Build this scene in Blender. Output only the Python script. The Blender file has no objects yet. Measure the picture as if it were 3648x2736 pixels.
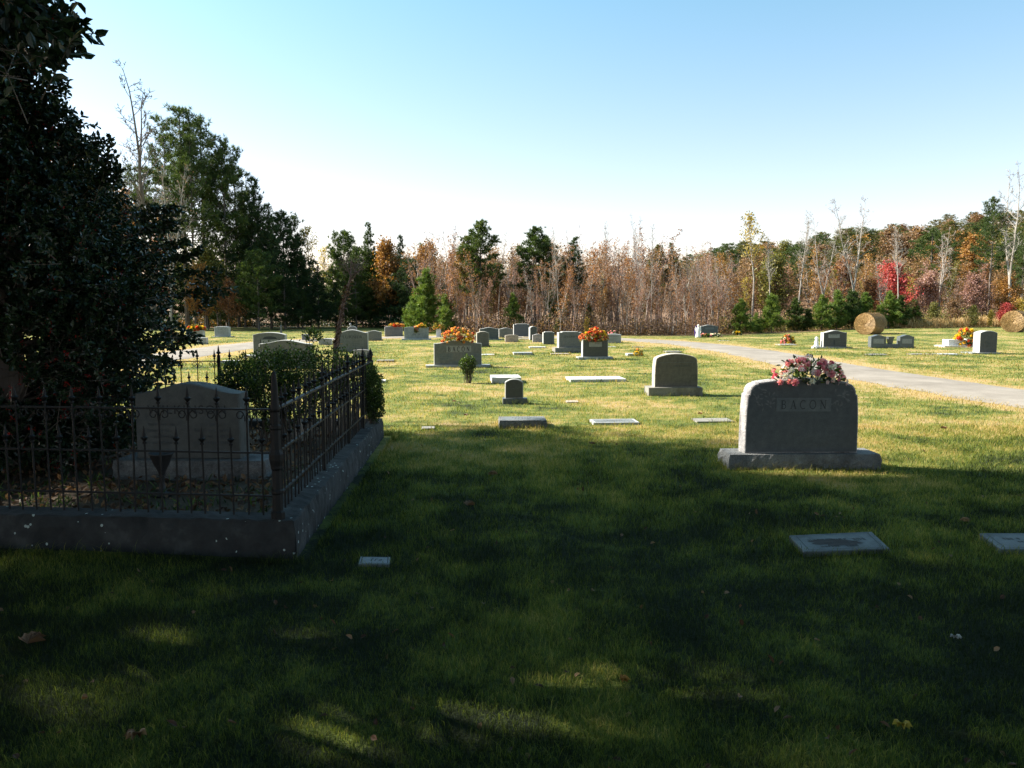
import bpy, math
import numpy as np
from mathutils import Vector, Matrix
R = math.radians
C = bpy.context.scene.collection
SC = bpy.context.scene

# ---------------------------------------------------------------- camera, sky, sun
CAMZ, FPX, TILT = 1.65, 2837.0, R(5.497)
cd = bpy.data.cameras.new('camera'); cd.lens = 28.0; cd.sensor_width = 36.0
cd.clip_start = 0.05; cd.clip_end = 3000
cam = bpy.data.objects.new('camera', cd); C.objects.link(cam)
cam.location = (0, 0, CAMZ); cam.rotation_euler = (math.pi/2 - TILT, 0, 0)
SC.camera = cam
SUN_EL, SUN_AZ = R(38), R(14)          # sun stands to the left, a little beyond the camera's side
sdir = Vector((-math.cos(SUN_AZ)*math.cos(SUN_EL), math.sin(SUN_AZ)*math.cos(SUN_EL), math.sin(SUN_EL)))
W = bpy.data.worlds.new('World'); SC.world = W; W.use_nodes = True
nt = W.node_tree; bg = nt.nodes['Background']
sky = nt.nodes.new('ShaderNodeTexSky'); sky.sky_type = 'NISHITA'; sky.sun_disc = False
sky.sun_elevation = SUN_EL; sky.sun_rotation = math.atan2(sdir.x, sdir.y)
sky.air_density = 1.0; sky.dust_density = 1.1; sky.ozone_density = 1.4; sky.altitude = 100
tint = nt.nodes.new('ShaderNodeMix'); tint.data_type = 'RGBA'; tint.blend_type = 'MULTIPLY'; tint.inputs[0].default_value = 1.0
_sx = nt.nodes.new('ShaderNodeSeparateXYZ'); nt.links.new(nt.nodes.new('ShaderNodeTexCoord').outputs['Generated'], _sx.inputs[0])
_rp = nt.nodes.new('ShaderNodeValToRGB'); nt.links.new(_sx.outputs[2], _rp.inputs[0]); _e = _rp.color_ramp.elements; _e.new(.5)   # warm dusty air low down, clear blue above
for _q, (_p, _c) in enumerate([(0.04, (1.15, .90, .86, 1)), (.20, (.97, .92, .86, 1)), (.42, (.68, .98, .86, 1))]): _e[_q].position = _p; _e[_q].color = _c
nt.links.new(_rp.outputs[0], tint.inputs[7]); nt.links.new(sky.outputs[0], tint.inputs[6]); nt.links.new(tint.outputs[2], bg.inputs[0]); bg.inputs[1].default_value = 0.094
ld = bpy.data.lights.new('sun', 'SUN'); ld.energy = 5.0; ld.angle = R(0.5); ld.color = (1.0, 0.93, 0.82)
sun = bpy.data.objects.new('sun', ld); C.objects.link(sun)
sun.rotation_euler = (-sdir).to_track_quat('-Z', 'Y').to_euler(); sun.location = (-30, 8, 25)
SC.view_settings.view_transform = 'Standard'; SC.view_settings.look = 'None'
SC.view_settings.exposure = 1.6; SC.view_settings.gamma = 1.0
SC.cycles.max_bounces = 6; SC.cycles.transparent_max_bounces = 6
SC.cycles.diffuse_bounces = 3; SC.cycles.glossy_bounces = 2; SC.cycles.transmission_bounces = 3
SC.cycles.sample_clamp_indirect = 4

# ---------------------------------------------------------------- the lie of the land
def sst(t): t = np.clip(t, 0, 1); return t*t*(3-2*t)
EDGE = np.array([(-70, 62), (-27, 64), (-22, 66), (-15, 68), (-10, 66), (-6.7, 55), (-3, 48.3), (2.9, 46.8), (9.5, 47), (15.4, 50), (21.5, 53), (28.6, 56), (37, 60), (80, 70)])
def edge(x): return np.interp(x, EDGE[:, 0], EDGE[:, 1])
def H(x, y):
    x = np.asarray(x, float); y = np.asarray(y, float)
    z = .012*np.sin(x*.9+1)*np.cos(y*.7) + .008*np.sin(x*2.3+y*1.7)
    z = z*sst((12-y)/8) + .03*np.sin(x*.21+2)*np.sin(y*.17)*sst((y-10)/20)
    z = z + .22*sst((x-12)/16)*sst((y-30)/22)
    z = z + 9.5*sst((y-78)/75)*sst((x-14)/75) + 1.5*sst((y-62)/60)*sst((x-10)/30)
    return z
cT, sT = math.cos(TILT), math.sin(TILT)
def ray(px, py):
    u = (px-1824)/FPX; v = -(py-1368)/FPX
    return np.array([u, cT + v*sT, -sT + v*cT])
def P(px, py, Y):
    d = ray(px, py); t = Y/d[1]; return np.array([d[0]*t, Y, CAMZ + d[2]*t])
def G(px, py, zoff=0.0):
    d = ray(px, py); z = zoff
    for _ in range(12):
        t = (z-CAMZ)/d[2]; z = float(H(d[0]*t, d[1]*t)) + zoff
    return np.array([d[0]*t, d[1]*t, z])

# ---------------------------------------------------------------- mesh helpers
def tag(o, label=None, cat=None, group=None, kind=None):
    if label: o['label'] = label
    if cat: o['category'] = cat
    if group: o['group'] = group
    if kind: o['kind'] = kind
    return o
def thing(name, label, cat, loc=(0, 0, 0), rz=0.0, group=None):
    o = bpy.data.objects.new(name, None); C.objects.link(o); o.empty_display_size = .1
    o.location = tuple(float(a) for a in loc); o.rotation_euler = (0, 0, rz)
    return tag(o, label, cat, group)
def put(name, me, mat=None, parent=None, loc=(0, 0, 0), rot=(0, 0, 0), scale=None):
    o = bpy.data.objects.new(name, me); C.objects.link(o)
    if parent: o.parent = parent
    o.location = tuple(float(a) for a in loc); o.rotation_euler = rot
    if scale is not None: o.scale = (scale,)*3 if np.isscalar(scale) else scale
    if mat is not None:
        if len(me.materials) == 0: me.materials.append(mat)
        elif me.materials[0] != mat:
            o.material_slots[0].link = 'OBJECT'; o.material_slots[0].material = mat
    return o
class MB:
    """collects pieces (verts, faces) with a per-vertex random value; builds one mesh"""
    def __init__(s): s.v = []; s.f = []; s.r = []; s.n = 0
    def add(s, v, f, r=None):
        v = np.asarray(v, np.float32).reshape(-1, 3); f = np.asarray(f, np.int64)
        s.v.append(v); s.f.append(f + s.n)
        s.r.append(np.full(len(v), .5, np.float32) if r is None else np.broadcast_to(np.asarray(r, np.float32), (len(v),)).copy())
        s.n += len(v); return s
    def box(s, x0, x1, y0, y1, z0, z1, r=None):
        v = [(x, y, z) for z in (z0, z1) for y in (y0, y1) for x in (x0, x1)]
        return s.add(v, [(0, 2, 3, 1), (4, 5, 7, 6), (0, 1, 5, 4), (2, 6, 7, 3), (0, 4, 6, 2), (1, 3, 7, 5)], r)
    def tube(s, pts, rad, n=6, r=None, cap=True):
        pts = np.asarray(pts, float); k = len(pts); rad = np.broadcast_to(np.asarray(rad, float), (k,))
        t = np.gradient(pts, axis=0); t /= np.linalg.norm(t, axis=1)[:, None]+1e-9
        a = np.array([0, 0, 1.]) if abs(t[0][2]) < .9 else np.array([1., 0, 0])
        u = np.cross(t, a); u /= np.linalg.norm(u, axis=1)[:, None]+1e-9; w = np.cross(t, u)
        th = np.arange(n)*2*math.pi/n
        ring = pts[:, None, :] + rad[:, None, None]*(np.cos(th)[None, :, None]*u[:, None, :] + np.sin(th)[None, :, None]*w[:, None, :])
        i = np.arange(k-1)[:, None]*n; j = np.arange(n)[None, :]; j2 = (j+1) % n
        f = np.stack([i+j, i+j2, i+n+j2, i+n+j], -1).reshape(-1, 4)
        s.add(ring.reshape(-1, 3), f, r)
        if cap:
            m = s.n-k*n; s.f.append(np.array([list(range(m+(k-1)*n, m+k*n))])); s.f.append(np.array([list(range(m+n-1, m-1, -1))]))
        return s
    def lathe(s, prof, n=12, c=(0, 0, 0), r=None, sq=False):
        prof = np.asarray(prof, float); th = np.arange(n)*2*math.pi/n + (math.pi/4 if sq else 0)
        ring = np.stack([prof[:, 0, None]*np.cos(th)+c[0], prof[:, 0, None]*np.sin(th)+c[1], np.repeat(prof[:, 1, None], n, 1)+c[2]], -1)
        k = len(prof); i = np.arange(k-1)[:, None]*n; j = np.arange(n)[None, :]; j2 = (j+1) % n
        f = np.stack([i+j, i+j2, i+n+j2, i+n+j], -1).reshape(-1, 4)
        s.add(ring.reshape(-1, 3), f, r); m = s.n-k*n
        s.f.append(np.array([list(range(m+(k-1)*n, m+k*n))])); s.f.append(np.array([list(range(m+n-1, m-1, -1))]))
        return s
    def prism(s, out, d, ch=.008, slices=1, amp=0, rng=None):
        """outline (x,z) run along y from -d/2 to d/2, chamfered rims; rough rim when slices>1"""
        out = np.asarray(out, float); n = len(out); c = np.array([0, out[:, 1].mean()])
        ys = [-d/2]; sc = [1]; ins = [ch]
        inner = np.linspace(-d/2+ch, d/2-ch, slices+1)
        rings = []
        def ringat(y, inset, noise):
            o = out.copy(); v = o-c; L = np.linalg.norm(v, axis=1)[:, None]+1e-9
            o = o - v/L*inset + (v/L*noise[:, None] if noise is not None else 0)
            o[:, 1] = np.maximum(o[:, 1], 0)
            return np.stack([o[:, 0], np.full(n, y), o[:, 1]], -1)
        rings.append(ringat(-d/2, ch, None))
        for q, y in enumerate(inner):
            nz = None
            if amp and 0 < q < slices: nz = rng.uniform(.2, 1, n)*amp
            rings.append(ringat(y, 0, nz))
        rings.append(ringat(d/2, ch, None))
        k = len(rings); V = np.concatenate(rings)
        i = np.arange(k-1)[:, None]*n; j = np.arange(n)[None, :]; j2 = (j+1) % n
        f = np.stack([i+j, i+n+j, i+n+j2, i+j2], -1).reshape(-1, 4)
        s.add(V, f); m = s.n-k*n
        s.f.append(np.array([list(range(m, m+n))])); s.f.append(np.array([list(range(m+k*n-1, m+(k-1)*n-1, -1))]))
        return s
    def build(s, name, smooth=False):
        me = bpy.data.meshes.new(name)
        V = np.concatenate(s.v) if s.v else np.zeros((0, 3), np.float32)
        me.vertices.add(len(V)); me.vertices.foreach_set('co', V.astype(np.float32).ravel())
        loops = np.concatenate([f.ravel() for f in s.f]); tot = np.concatenate([np.full(len(f), f.shape[1]) for f in s.f])
        start = np.concatenate([[0], np.cumsum(tot)[:-1]])
        me.loops.add(len(loops)); me.loops.foreach_set('vertex_index', loops.astype(np.int32))
        me.polygons.add(len(tot)); me.polygons.foreach_set('loop_start', start.astype(np.int32))
        me.polygons.foreach_set('loop_total', tot.astype(np.int32))
        me.polygons.foreach_set('use_smooth', np.full(len(tot), bool(smooth)))
        a = me.attributes.new('rnd', 'FLOAT', 'POINT'); a.data.foreach_set('value', np.concatenate(s.r))
        me.update(calc_edges=True); return me
def unit(v): return v/(np.linalg.norm(v, axis=-1, keepdims=True)+1e-9)
def rdirs(rng, n, up=0.0):
    v = unit(rng.normal(size=(n, 3))); v[:, 2] += up; return unit(v)
def leaves(mb, Cn, A, N, L, Wd, rnd, fold=.25, simple=False):
    """leaf blades: Cn base points, A axis, N rough normal; folded ovals (6 verts) or rhombs (4)"""
    n = len(Cn); L = np.broadcast_to(L, (n,))[:, None]; Wd = np.broadcast_to(Wd, (n,))[:, None]
    A = unit(A); S = unit(np.cross(A, N)); N2 = np.cross(S, A)
    if simple:
        v = np.stack([Cn, Cn+A*L*.5+S*Wd*.5, Cn+A*L, Cn+A*L*.5-S*Wd*.5], 1)
        f = np.arange(n*4).reshape(n, 4); mb.add(v.reshape(-1, 3), f, np.repeat(rnd, 4)); return
    dn = -N2*Wd*fold
    v = np.stack([Cn, Cn+A*L*.3+S*Wd*.5-dn, Cn+A*L*.68+S*Wd*.42-dn, Cn+A*L+dn*.6, Cn+A*L*.68-S*Wd*.42-dn, Cn+A*L*.3-S*Wd*.5-dn], 1)
    b = np.arange(n)[:, None]*6
    f = np.concatenate([b+np.array([[0, 1, 2, 3]]), b+np.array([[0, 3, 4, 5]])])
    mb.add(v.reshape(-1, 3), f, np.repeat(rnd, 6))
def tufts(mb, Cn, A, L, Wd, k, spread, rng, rnd):
    """needle tufts: k thin triangles fanning round axis A from each centre"""
    n = len(Cn); Cn = np.repeat(Cn, k, 0); A = np.repeat(A, k, 0); rr = np.repeat(rnd, k)
    D = unit(A + rng.normal(size=(n*k, 3))*spread); S = unit(np.cross(D, rng.normal(size=(n*k, 3))))
    Lk = (L*rng.uniform(.7, 1.15, n*k))[:, None]
    v = np.stack([Cn-S*Wd*.5, Cn+S*Wd*.5, Cn+D*Lk], 1)
    mb.add(v.reshape(-1, 3), np.arange(n*k*3).reshape(-1, 3), np.repeat(np.clip(rr+rng.uniform(-.12, .12, n*k), 0, 1), 3))

# ---------------------------------------------------------------- materials
MATS = {}
def newmat(name):
    m = bpy.data.materials.new(name); m.use_nodes = True; MATS[name] = m
    return m, m.node_tree, m.node_tree.nodes['Principled BSDF']
def ramp(nt, stops, src):
    r = nt.nodes.new('ShaderNodeValToRGB'); e = r.color_ramp.elements
    while len(e) < len(stops): e.new(.5)
    for q, (p, c) in enumerate(stops): e[q].position = p; e[q].color = (*c, 1)
    nt.links.new(src, r.inputs[0]); return r.outputs[0]
def noise(nt, scale, detail=4, coord='Object', rough=.6, out=0, stretch=None):
    t = nt.nodes.new('ShaderNodeTexNoise'); t.inputs['Scale'].default_value = scale
    t.inputs['Detail'].default_value = detail; t.inputs['Roughness'].default_value = rough
    if coord == 'World': c = nt.nodes.new('ShaderNodeNewGeometry').outputs['Position']
    else: c = nt.nodes.new('ShaderNodeTexCoord').outputs[coord]
    if stretch:
        mp = nt.nodes.new('ShaderNodeMapping'); mp.inputs['Scale'].default_value = stretch
        nt.links.new(c, mp.inputs[0]); c = mp.outputs[0]
    nt.links.new(c, t.inputs['Vector']); return t.outputs[out]
def mth(nt, op, a, b=None, clamp=False):
    m = nt.nodes.new('ShaderNodeMath'); m.operation = op; m.use_clamp = clamp
    for q, x in enumerate((a, b)):
        if x is None: continue
        if isinstance(x, (int, float)): m.inputs[q].default_value = x
        else: nt.links.new(x, m.inputs[q])
    return m.outputs[0]
def mix(nt, fac, a, b, blend='MIX'):
    m = nt.nodes.new('ShaderNodeMix'); m.data_type = 'RGBA'; m.blend_type = blend
    for sock, x in ((m.inputs[0], fac), (m.inputs[6], a), (m.inputs[7], b)):
        if isinstance(x, (int, float)): sock.default_value = x
        elif isinstance(x, tuple): sock.default_value = (*x, 1)
        else: nt.links.new(x, sock)
    return m.outputs[2]
def attr(nt, name):
    a = nt.nodes.new('ShaderNodeAttribute'); a.attribute_name = name; return a.outputs['Fac']
def bump(nt, b, h, strength=.3, dist=.01):
    n = nt.nodes.new('ShaderNodeBump'); n.inputs['Strength'].default_value = strength; n.inputs['Distance'].default_value = dist
    nt.links.new(h, n.inputs['Height']); nt.links.new(n.outputs[0], b.inputs['Normal'])
def leafmat(name, cols, trans=.3, rough=.55, spec=.3, var=.25):
    m, nt, b = newmat(name)
    info = nt.nodes.new('ShaderNodeObjectInfo').outputs['Random']
    f = mth(nt, 'ADD', attr(nt, 'rnd'), mth(nt, 'MULTIPLY', mth(nt, 'SUBTRACT', info, .5), var), True)
    n = len(cols); col = ramp(nt, [(q/(n-1), c) for q, c in enumerate(cols)], f)
    nt.links.new(col, b.inputs['Base Color']); b.inputs['Roughness'].default_value = rough
    b.inputs['Specular IOR Level'].default_value = spec
    if trans:
        t = nt.nodes.new('ShaderNodeBsdfTranslucent'); nt.links.new(mix(nt, 1.0, col, (1.5, 1.45, .8), 'MULTIPLY'), t.inputs[0])
        mx = nt.nodes.new('ShaderNodeMixShader'); mx.inputs[0].default_value = trans
        nt.links.new(b.outputs[0], mx.inputs[1]); nt.links.new(t.outputs[0], mx.inputs[2])
        nt.links.new(mx.outputs[0], nt.nodes['Material Output'].inputs[0])
    return m
def stonemat(name, c, speck=.35, rough=.6, stain=.35, stainc=(.05, .045, .035), sc=1.0, patch=None):
    m, nt, b = newmat(name)
    n1 = noise(nt, 260*sc, 2); n2 = noise(nt, 3.2, 5, stretch=(1, 1, .45)); n3 = noise(nt, 14, 4)
    lo = tuple(x*(1-speck) for x in c); hi = tuple(min(1, x*(1+speck*.8)) for x in c)
    col = ramp(nt, [(.36, lo), (.5, c), (.64, hi)], n1)
    big = ramp(nt, [(.3, (.72, .72, .72)), (.7, (1.12, 1.1, 1.06))], n3)
    col = mix(nt, 1.0, col, big, 'MULTIPLY')
    f = ramp(nt, [(.52, (0, 0, 0)), (.72, (stain,)*3)], n2)
    col = mix(nt, f, col, stainc)
    if patch:
        f2 = ramp(nt, [(.6, (0, 0, 0)), (.68, (.8, .8, .8))], noise(nt, 5, 3)); col = mix(nt, f2, col, patch)
    nt.links.new(col, b.inputs['Base Color']); b.inputs['Roughness'].default_value = rough
    bump(nt, b, noise(nt, 90, 5), .12, .002)
    return m
granite = stonemat('grey_granite', (.25, .26, .265), .3)
granite_dark = stonemat('dark_granite', (.10, .115, .125), .35, .45)
granite_blue = stonemat('blue_granite', (.21, .225, .24), .3)
granite_light = stonemat('light_granite', (.42, .43, .44), .15, stain=.2, stainc=(.16, .15, .14))
marble = stonemat('white_marble', (.60, .60, .60), .08, stain=.45, stainc=(.2, .19, .18))
weathered = stonemat('weathered_stone', (.24, .23, .205), .25, .8, stain=.7, stainc=(.07, .06, .035))
buff = stonemat('buff_stone', (.36, .31, .26), .15, .8)
pinkish = stonemat('pink_grey_stone', (.30, .28, .285), .2, .7)
rocky = stonemat('rock_pitched_granite', (.2, .205, .205), .5, .85, stain=.6, stainc=(.03, .03, .03))
_nt = rocky.node_tree; bump(_nt, _nt.nodes['Principled BSDF'], noise(_nt, 17, 5, rough=.7), 1.0, .05)
face_grey = stonemat('polished_shaded_grey_granite', (.135, .142, .142), .2, .5, stain=.3)  # front faces: polish, plus shade darkened into the stone colour
face_dark = stonemat('polished_shaded_dark_granite', (.05, .056, .06), .3, .4, stain=.2)
face_blue = stonemat('polished_shaded_blue_granite', (.075, .088, .095), .25, .5, stain=.25)
face_pale = stonemat('dressed_pale_granite', (.27, .275, .28), .12, .7, stain=.25)
face_worn = stonemat('worn_shaded_stone_face', (.115, .11, .10), .2, .85, stain=.8, stainc=(.035, .035, .025))  # worn face, also darkened for the shade on it
slab_rough = stonemat('sunlit_sawn_granite', (.42, .42, .41), .2, .85, stain=.5, stainc=(.16, .15, .13))  # sides and tops lightened for the sun falling on them
FACES = {}
pitched = stonemat('sunlit_pitched_edge_granite', (.40, .39, .39), .3, .9, stain=.95, stainc=(.10, .085, .085), sc=.5)  # pitched rim, its sunlit brightness put into the colour
_nt = pitched.node_tree; bump(_nt, _nt.nodes['Principled BSDF'], noise(_nt, 22, 5, rough=.7), 1.0, .03)
monument_m = stonemat('grey_monument_stone', (.12, .125, .12), .2, .85, stain=.5, stainc=(.06, .055, .045))
weathered_pale = stonemat('weathered_sunlit_stone', (.42, .39, .34), .2, .9, stain=.6, stainc=(.2, .15, .08))
panelm = stonemat('frosted_granite', (.14, .158, .165), .12, .8, stain=.1)
FACES.update({granite: (face_grey, slab_rough), granite_dark: (face_dark, slab_rough), granite_blue: (face_blue, slab_rough), weathered: (face_worn, weathered_pale), granite_light: (face_pale, granite_light)})  # each stone pairs a shade-darkened face with sun-lightened sides
letter_m, _nt, _b = newmat('cut_lettering'); _b.inputs['Base Color'].default_value = (.035, .04, .045, 1); _b.inputs['Roughness'].default_value = .8
letter_f, _nt, _b = newmat('worn_lettering'); _b.inputs['Base Color'].default_value = (.10, .11, .115, 1); _b.inputs['Roughness'].default_value = .85
letter_l, _nt, _b = newmat('pale_lettering'); _b.inputs['Base Color'].default_value = (.42, .44, .46, 1); _b.inputs['Roughness'].default_value = .8
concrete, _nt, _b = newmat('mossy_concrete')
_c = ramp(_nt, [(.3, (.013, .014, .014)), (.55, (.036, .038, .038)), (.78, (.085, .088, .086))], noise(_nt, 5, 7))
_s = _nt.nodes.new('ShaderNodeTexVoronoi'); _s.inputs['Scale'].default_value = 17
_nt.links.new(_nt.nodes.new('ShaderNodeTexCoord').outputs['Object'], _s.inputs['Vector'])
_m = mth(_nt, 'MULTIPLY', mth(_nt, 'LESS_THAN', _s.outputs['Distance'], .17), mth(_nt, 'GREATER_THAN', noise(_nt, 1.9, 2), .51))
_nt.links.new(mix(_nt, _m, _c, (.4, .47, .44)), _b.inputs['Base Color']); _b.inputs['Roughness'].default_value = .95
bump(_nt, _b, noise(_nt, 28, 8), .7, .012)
iron, _nt, _b = newmat('rusty_black_iron')
_nt.links.new(ramp(_nt, [(.4, (.007, .007, .008)), (.66, (.012, .010, .009)), (.86, (.03, .02, .014))], noise(_nt, 22, 5)), _b.inputs['Base Color'])
_b.inputs['Roughness'].default_value = .6; _b.inputs['Metallic'].default_value = .3; bump(_nt, _b, noise(_nt, 120, 3), .4, .002)
bark, _nt, _b = newmat('grey_brown_bark')
_nt.links.new(ramp(_nt, [(.3, (.07, .055, .045)), (.7, (.2, .165, .14))], noise(_nt, 6, 5, stretch=(1, 1, .2))), _b.inputs['Base Color']); _b.inputs['Roughness'].default_value = .9
bark_pale, _nt, _b = newmat('pale_bark')
_nt.links.new(ramp(_nt, [(.3, (.2, .175, .15)), (.7, (.46, .41, .36))], noise(_nt, 4, 5, stretch=(1, 1, .3))), _b.inputs['Base Color']); _b.inputs['Roughness'].default_value = .9
bark_rust, _nt, _b = newmat('reddish_twigs'); 
_nt.links.new(ramp(_nt, [(.3, (.16, .10, .08)), (.7, (.37, .25, .205))], noise(_nt, 4, 4)), _b.inputs['Base Color']); _b.inputs['Roughness'].default_value = .9
pine_g = leafmat('pine_needles', [(.014, .032, .009), (.052, .088, .02), (.14, .175, .045)], .25)
pine_d = leafmat('dark_pine_needles', [(.008, .022, .01), (.026, .052, .016), (.07, .105, .03)], .2)
pine_y = leafmat('bright_young_needles', [(.025, .055, .01), (.10, .165, .03), (.24, .28, .07)], .3)
pine_b = leafmat('browning_needles', [(.03, .04, .01), (.11, .12, .03), (.26, .16, .05)], .25)
lf_rust = leafmat('rusty_leaves', [(.12, .05, .02), (.28, .125, .055), (.42, .24, .13)], .3)
lf_pink = leafmat('dull_pink_leaves', [(.14, .075, .06), (.31, .17, .145), (.45, .29, .25)], .3)
lf_orange = leafmat('orange_leaves', [(.13, .055, .018), (.29, .14, .035), (.46, .27, .09)], .3)
lf_red = leafmat('red_leaves', [(.14, .02, .02), (.4, .055, .06), (.55, .16, .14)], .3)
lf_yel = leafmat('yellow_leaves', [(.16, .14, .03), (.4, .3, .06), (.6, .46, .13)], .35)
lf_olive = leafmat('olive_leaves', [(.05, .055, .015), (.15, .15, .035), (.32, .26, .07)], .3)
lf_brown = leafmat('brown_scrub_leaves', [(.07, .036, .02), (.20, .115, .06), (.36, .23, .125)], .3)
lf_green = leafmat('summer_green_leaves', [(.015, .035, .008), (.04, .08, .015), (.09, .15, .03)], .25)
holly_m = leafmat('holly_leaves', [(.008, .018, .008), (.018, .04, .016), (.04, .07, .028)], .08, .32, .5, .1)
box_m = leafmat('boxwood_leaves', [(.010, .024, .006), (.042, .082, .012), (.17, .25, .045)], .25, .35, .5)
straw_m = leafmat('straw_strands', [(.25, .14, .05), (.48, .32, .14), (.7, .52, .28)], .2)
bale_straw = leafmat('baled_straw', [(.10, .055, .022), (.33, .20, .085), (.55, .38, .18)], .15)
dead_m = leafmat('dead_leaves', [(.05, .025, .015), (.15, .08, .045), (.32, .2, .12)], .2)
def plain(name, c, rough=.6):
    m, nt, b = newmat(name)
    nt.links.new(ramp(nt, [(.3, tuple(x*.75 for x in c)), (.7, tuple(min(1, x*1.15) for x in c))], noise(nt, 30, 3)), b.inputs['Base Color'])
    b.inputs['Roughness'].default_value = rough; return m
berry_m = plain('red_berries', (.45, .015, .015), .3)
BL = {k: leafmat('petals_'+k, v, .45, .6, .2, .1) for k, v in dict(
    pink=[(.74, .28, .44), (.88, .55, .68)], white=[(.7, .66, .68), (.85, .83, .84)], rose=[(.6, .12, .24), (.75, .25, .38)], lilac=[(.75, .55, .68), (.88, .78, .84)],
    orange=[(.62, .26, .08), (.82, .5, .2)], red=[(.5, .05, .03), (.7, .16, .08)], peach=[(.75, .38, .18), (.85, .55, .3)], yellow=[(.75, .5, .03), (.85, .65, .1)], coral=[(.55, .15, .11), (.76, .36, .25)]).items()}
white_m = plain('white_plastic', (.75, .74, .72)); purple_m = plain('purple_cloth', (.12, .05, .4)); brownc = plain('dark_seed_head', (.06, .03, .015), .9)
potm = plain('black_urn_iron', (.02, .02, .022), .6)

# grass: patches of green and straw fixed to the ground, the same for turf and blades; foreground shade is put into the colour
def grassmat(name, blade):
    m, nt, b = newmat(name)
    n1 = noise(nt, .42, 3, 'World'); n2 = noise(nt, 1.9, 5, 'World', .7); n3 = noise(nt, 26, 3, 'World')
    f = mth(nt, 'ADD', mth(nt, 'MULTIPLY', n1, 1.5), mth(nt, 'MULTIPLY', n2, 1.5))
    f = mth(nt, 'ADD', f, mth(nt, 'MULTIPLY', attr(nt, 'dry'), .38))  # this attribute also carries the shade darkening of the near grass
    f = mth(nt, 'ADD', f, mth(nt, 'MULTIPLY', mth(nt, 'SUBTRACT', attr(nt, 'rnd') if blade else n3, .5), .55 if blade else .3))
    f = mth(nt, 'SUBTRACT', f, .955 if blade else .99, True)
    k = 1.0 if blade else .8
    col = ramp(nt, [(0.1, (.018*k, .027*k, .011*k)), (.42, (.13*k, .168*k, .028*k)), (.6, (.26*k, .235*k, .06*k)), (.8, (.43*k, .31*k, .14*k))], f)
    if not blade:
        lit = mix(nt, noise(nt, 3, 6, 'World'), (.09, .05, .028), (.28, .17, .1)); col = mix(nt, attr(nt, 'litter'), col, lit)
    nt.links.new(col, b.inputs['Base Color']); b.inputs['Roughness'].default_value = .75 if blade else .95; b.inputs['Specular IOR Level'].default_value = .25
    if blade:
        t = nt.nodes.new('ShaderNodeBsdfTranslucent'); nt.links.new(mix(nt, 1.0, col, (1.5, 1.5, .8), 'MULTIPLY'), t.inputs[0])
        mx = nt.nodes.new('ShaderNodeMixShader'); mx.inputs[0].default_value = .4
        nt.links.new(b.outputs[0], mx.inputs[1]); nt.links.new(t.outputs[0], mx.inputs[2]); nt.links.new(mx.outputs[0], nt.nodes['Material Output'].inputs[0])
    else: bump(nt, b, noise(nt, 40, 6, 'World'), .8, .03)
    return m
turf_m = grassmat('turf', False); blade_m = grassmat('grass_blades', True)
road_m, _nt, _b = newmat('worn_asphalt')
_c = ramp(_nt, [(.3, (.175, .15, .122)), (.7, (.285, .25, .21))], noise(_nt, 1.1, 6, 'World'))
_c = mix(_nt, 1.0, _c, ramp(_nt, [(.3, (.75, .75, .75)), (.7, (1.15, 1.15, 1.15))], noise(_nt, 70, 3, 'World')), 'MULTIPLY')
_nt.links.new(_c, _b.inputs['Base Color']); _b.inputs['Roughness'].default_value = .95; bump(_nt, _b, noise(_nt, 90, 4, 'World'), .5, .01)

# ---------------------------------------------------------------- ground and road
ROAD = np.array([(11.2, 2), (10.2, 8), (9.35, 14), (8.9, 18), (8.6, 23), (8.75, 29), (8.3, 35), (7.0, 39.5), (4.5, 42.6), (1, 44.0), (-4, 44.2), (-8.5, 42.6), (-11.2, 38.5), (-11.6, 34), (-11.5, 28), (-11.6, 22), (-12.5, 14), (-14, 5)], float)
def smooth_path(p, n=160):
    d = np.concatenate([[0], np.cumsum(np.linalg.norm(np.diff(p, axis=0), axis=1))]); t = np.linspace(0, d[-1], n)
    q = np.stack([np.interp(t, d, p[:, 0]), np.interp(t, d, p[:, 1])], 1)
    for _ in range(6): q[1:-1] = (q[:-2]+2*q[1:-1]+q[2:])/4
    return q
RP = smooth_path(ROAD)
def road_dist(x, y):
    x = np.ravel(x).astype(float); y = np.ravel(y).astype(float); out = np.full(len(x), 1e9)
    for a in range(0, len(RP)): out = np.minimum(out, np.hypot(x-RP[a, 0], y-RP[a, 1]))
    return out
RW = 1.12
def dry_and_shade(x, y):
    rd = road_dist(x, y); return np.clip(1.3-(np.abs(rd-RW))/.9, 0, 1)*(rd > RW-.3) - .86*sst((9.5-np.ravel(y))/3.5)  # last term darkens near grass where the foreground shade falls
def terrain():
    xs = np.unique(np.concatenate([np.linspace(-400, -50, 12), np.linspace(-50, -16, 30), np.linspace(-16, 18, 100), np.linspace(18, 110, 60), np.linspace(110, 500, 14)]))
    ys = np.unique(np.concatenate([np.linspace(-60, 0, 8), np.linspace(0, 60, 150), np.linspace(60, 170, 60), np.linspace(170, 900, 16)]))
    X, Y = np.meshgrid(xs, ys); Z = H(X, Y); nx, ny = len(xs), len(ys)
    i = np.arange(ny-1)[:, None]*nx; j = np.arange(nx-1)[None, :]
    f = np.stack([i+j, i+j+1, i+nx+j+1, i+nx+j], -1).reshape(-1, 4)
    mb = MB(); mb.add(np.stack([X, Y, Z], -1).reshape(-1, 3), f); me = mb.build('ground', True)
    x, y = X.ravel(), Y.ravel()
    a = me.attributes.new('dry', 'FLOAT', 'POINT'); a.data.foreach_set('value', dry_and_shade(x, y).astype(np.float32))
    a = me.attributes.new('litter', 'FLOAT', 'POINT'); a.data.foreach_set('value', sst((y-edge(x)+1.5)/2.5).astype(np.float32))
    tag(put('ground', me, turf_m), kind='structure')
terrain()
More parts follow.
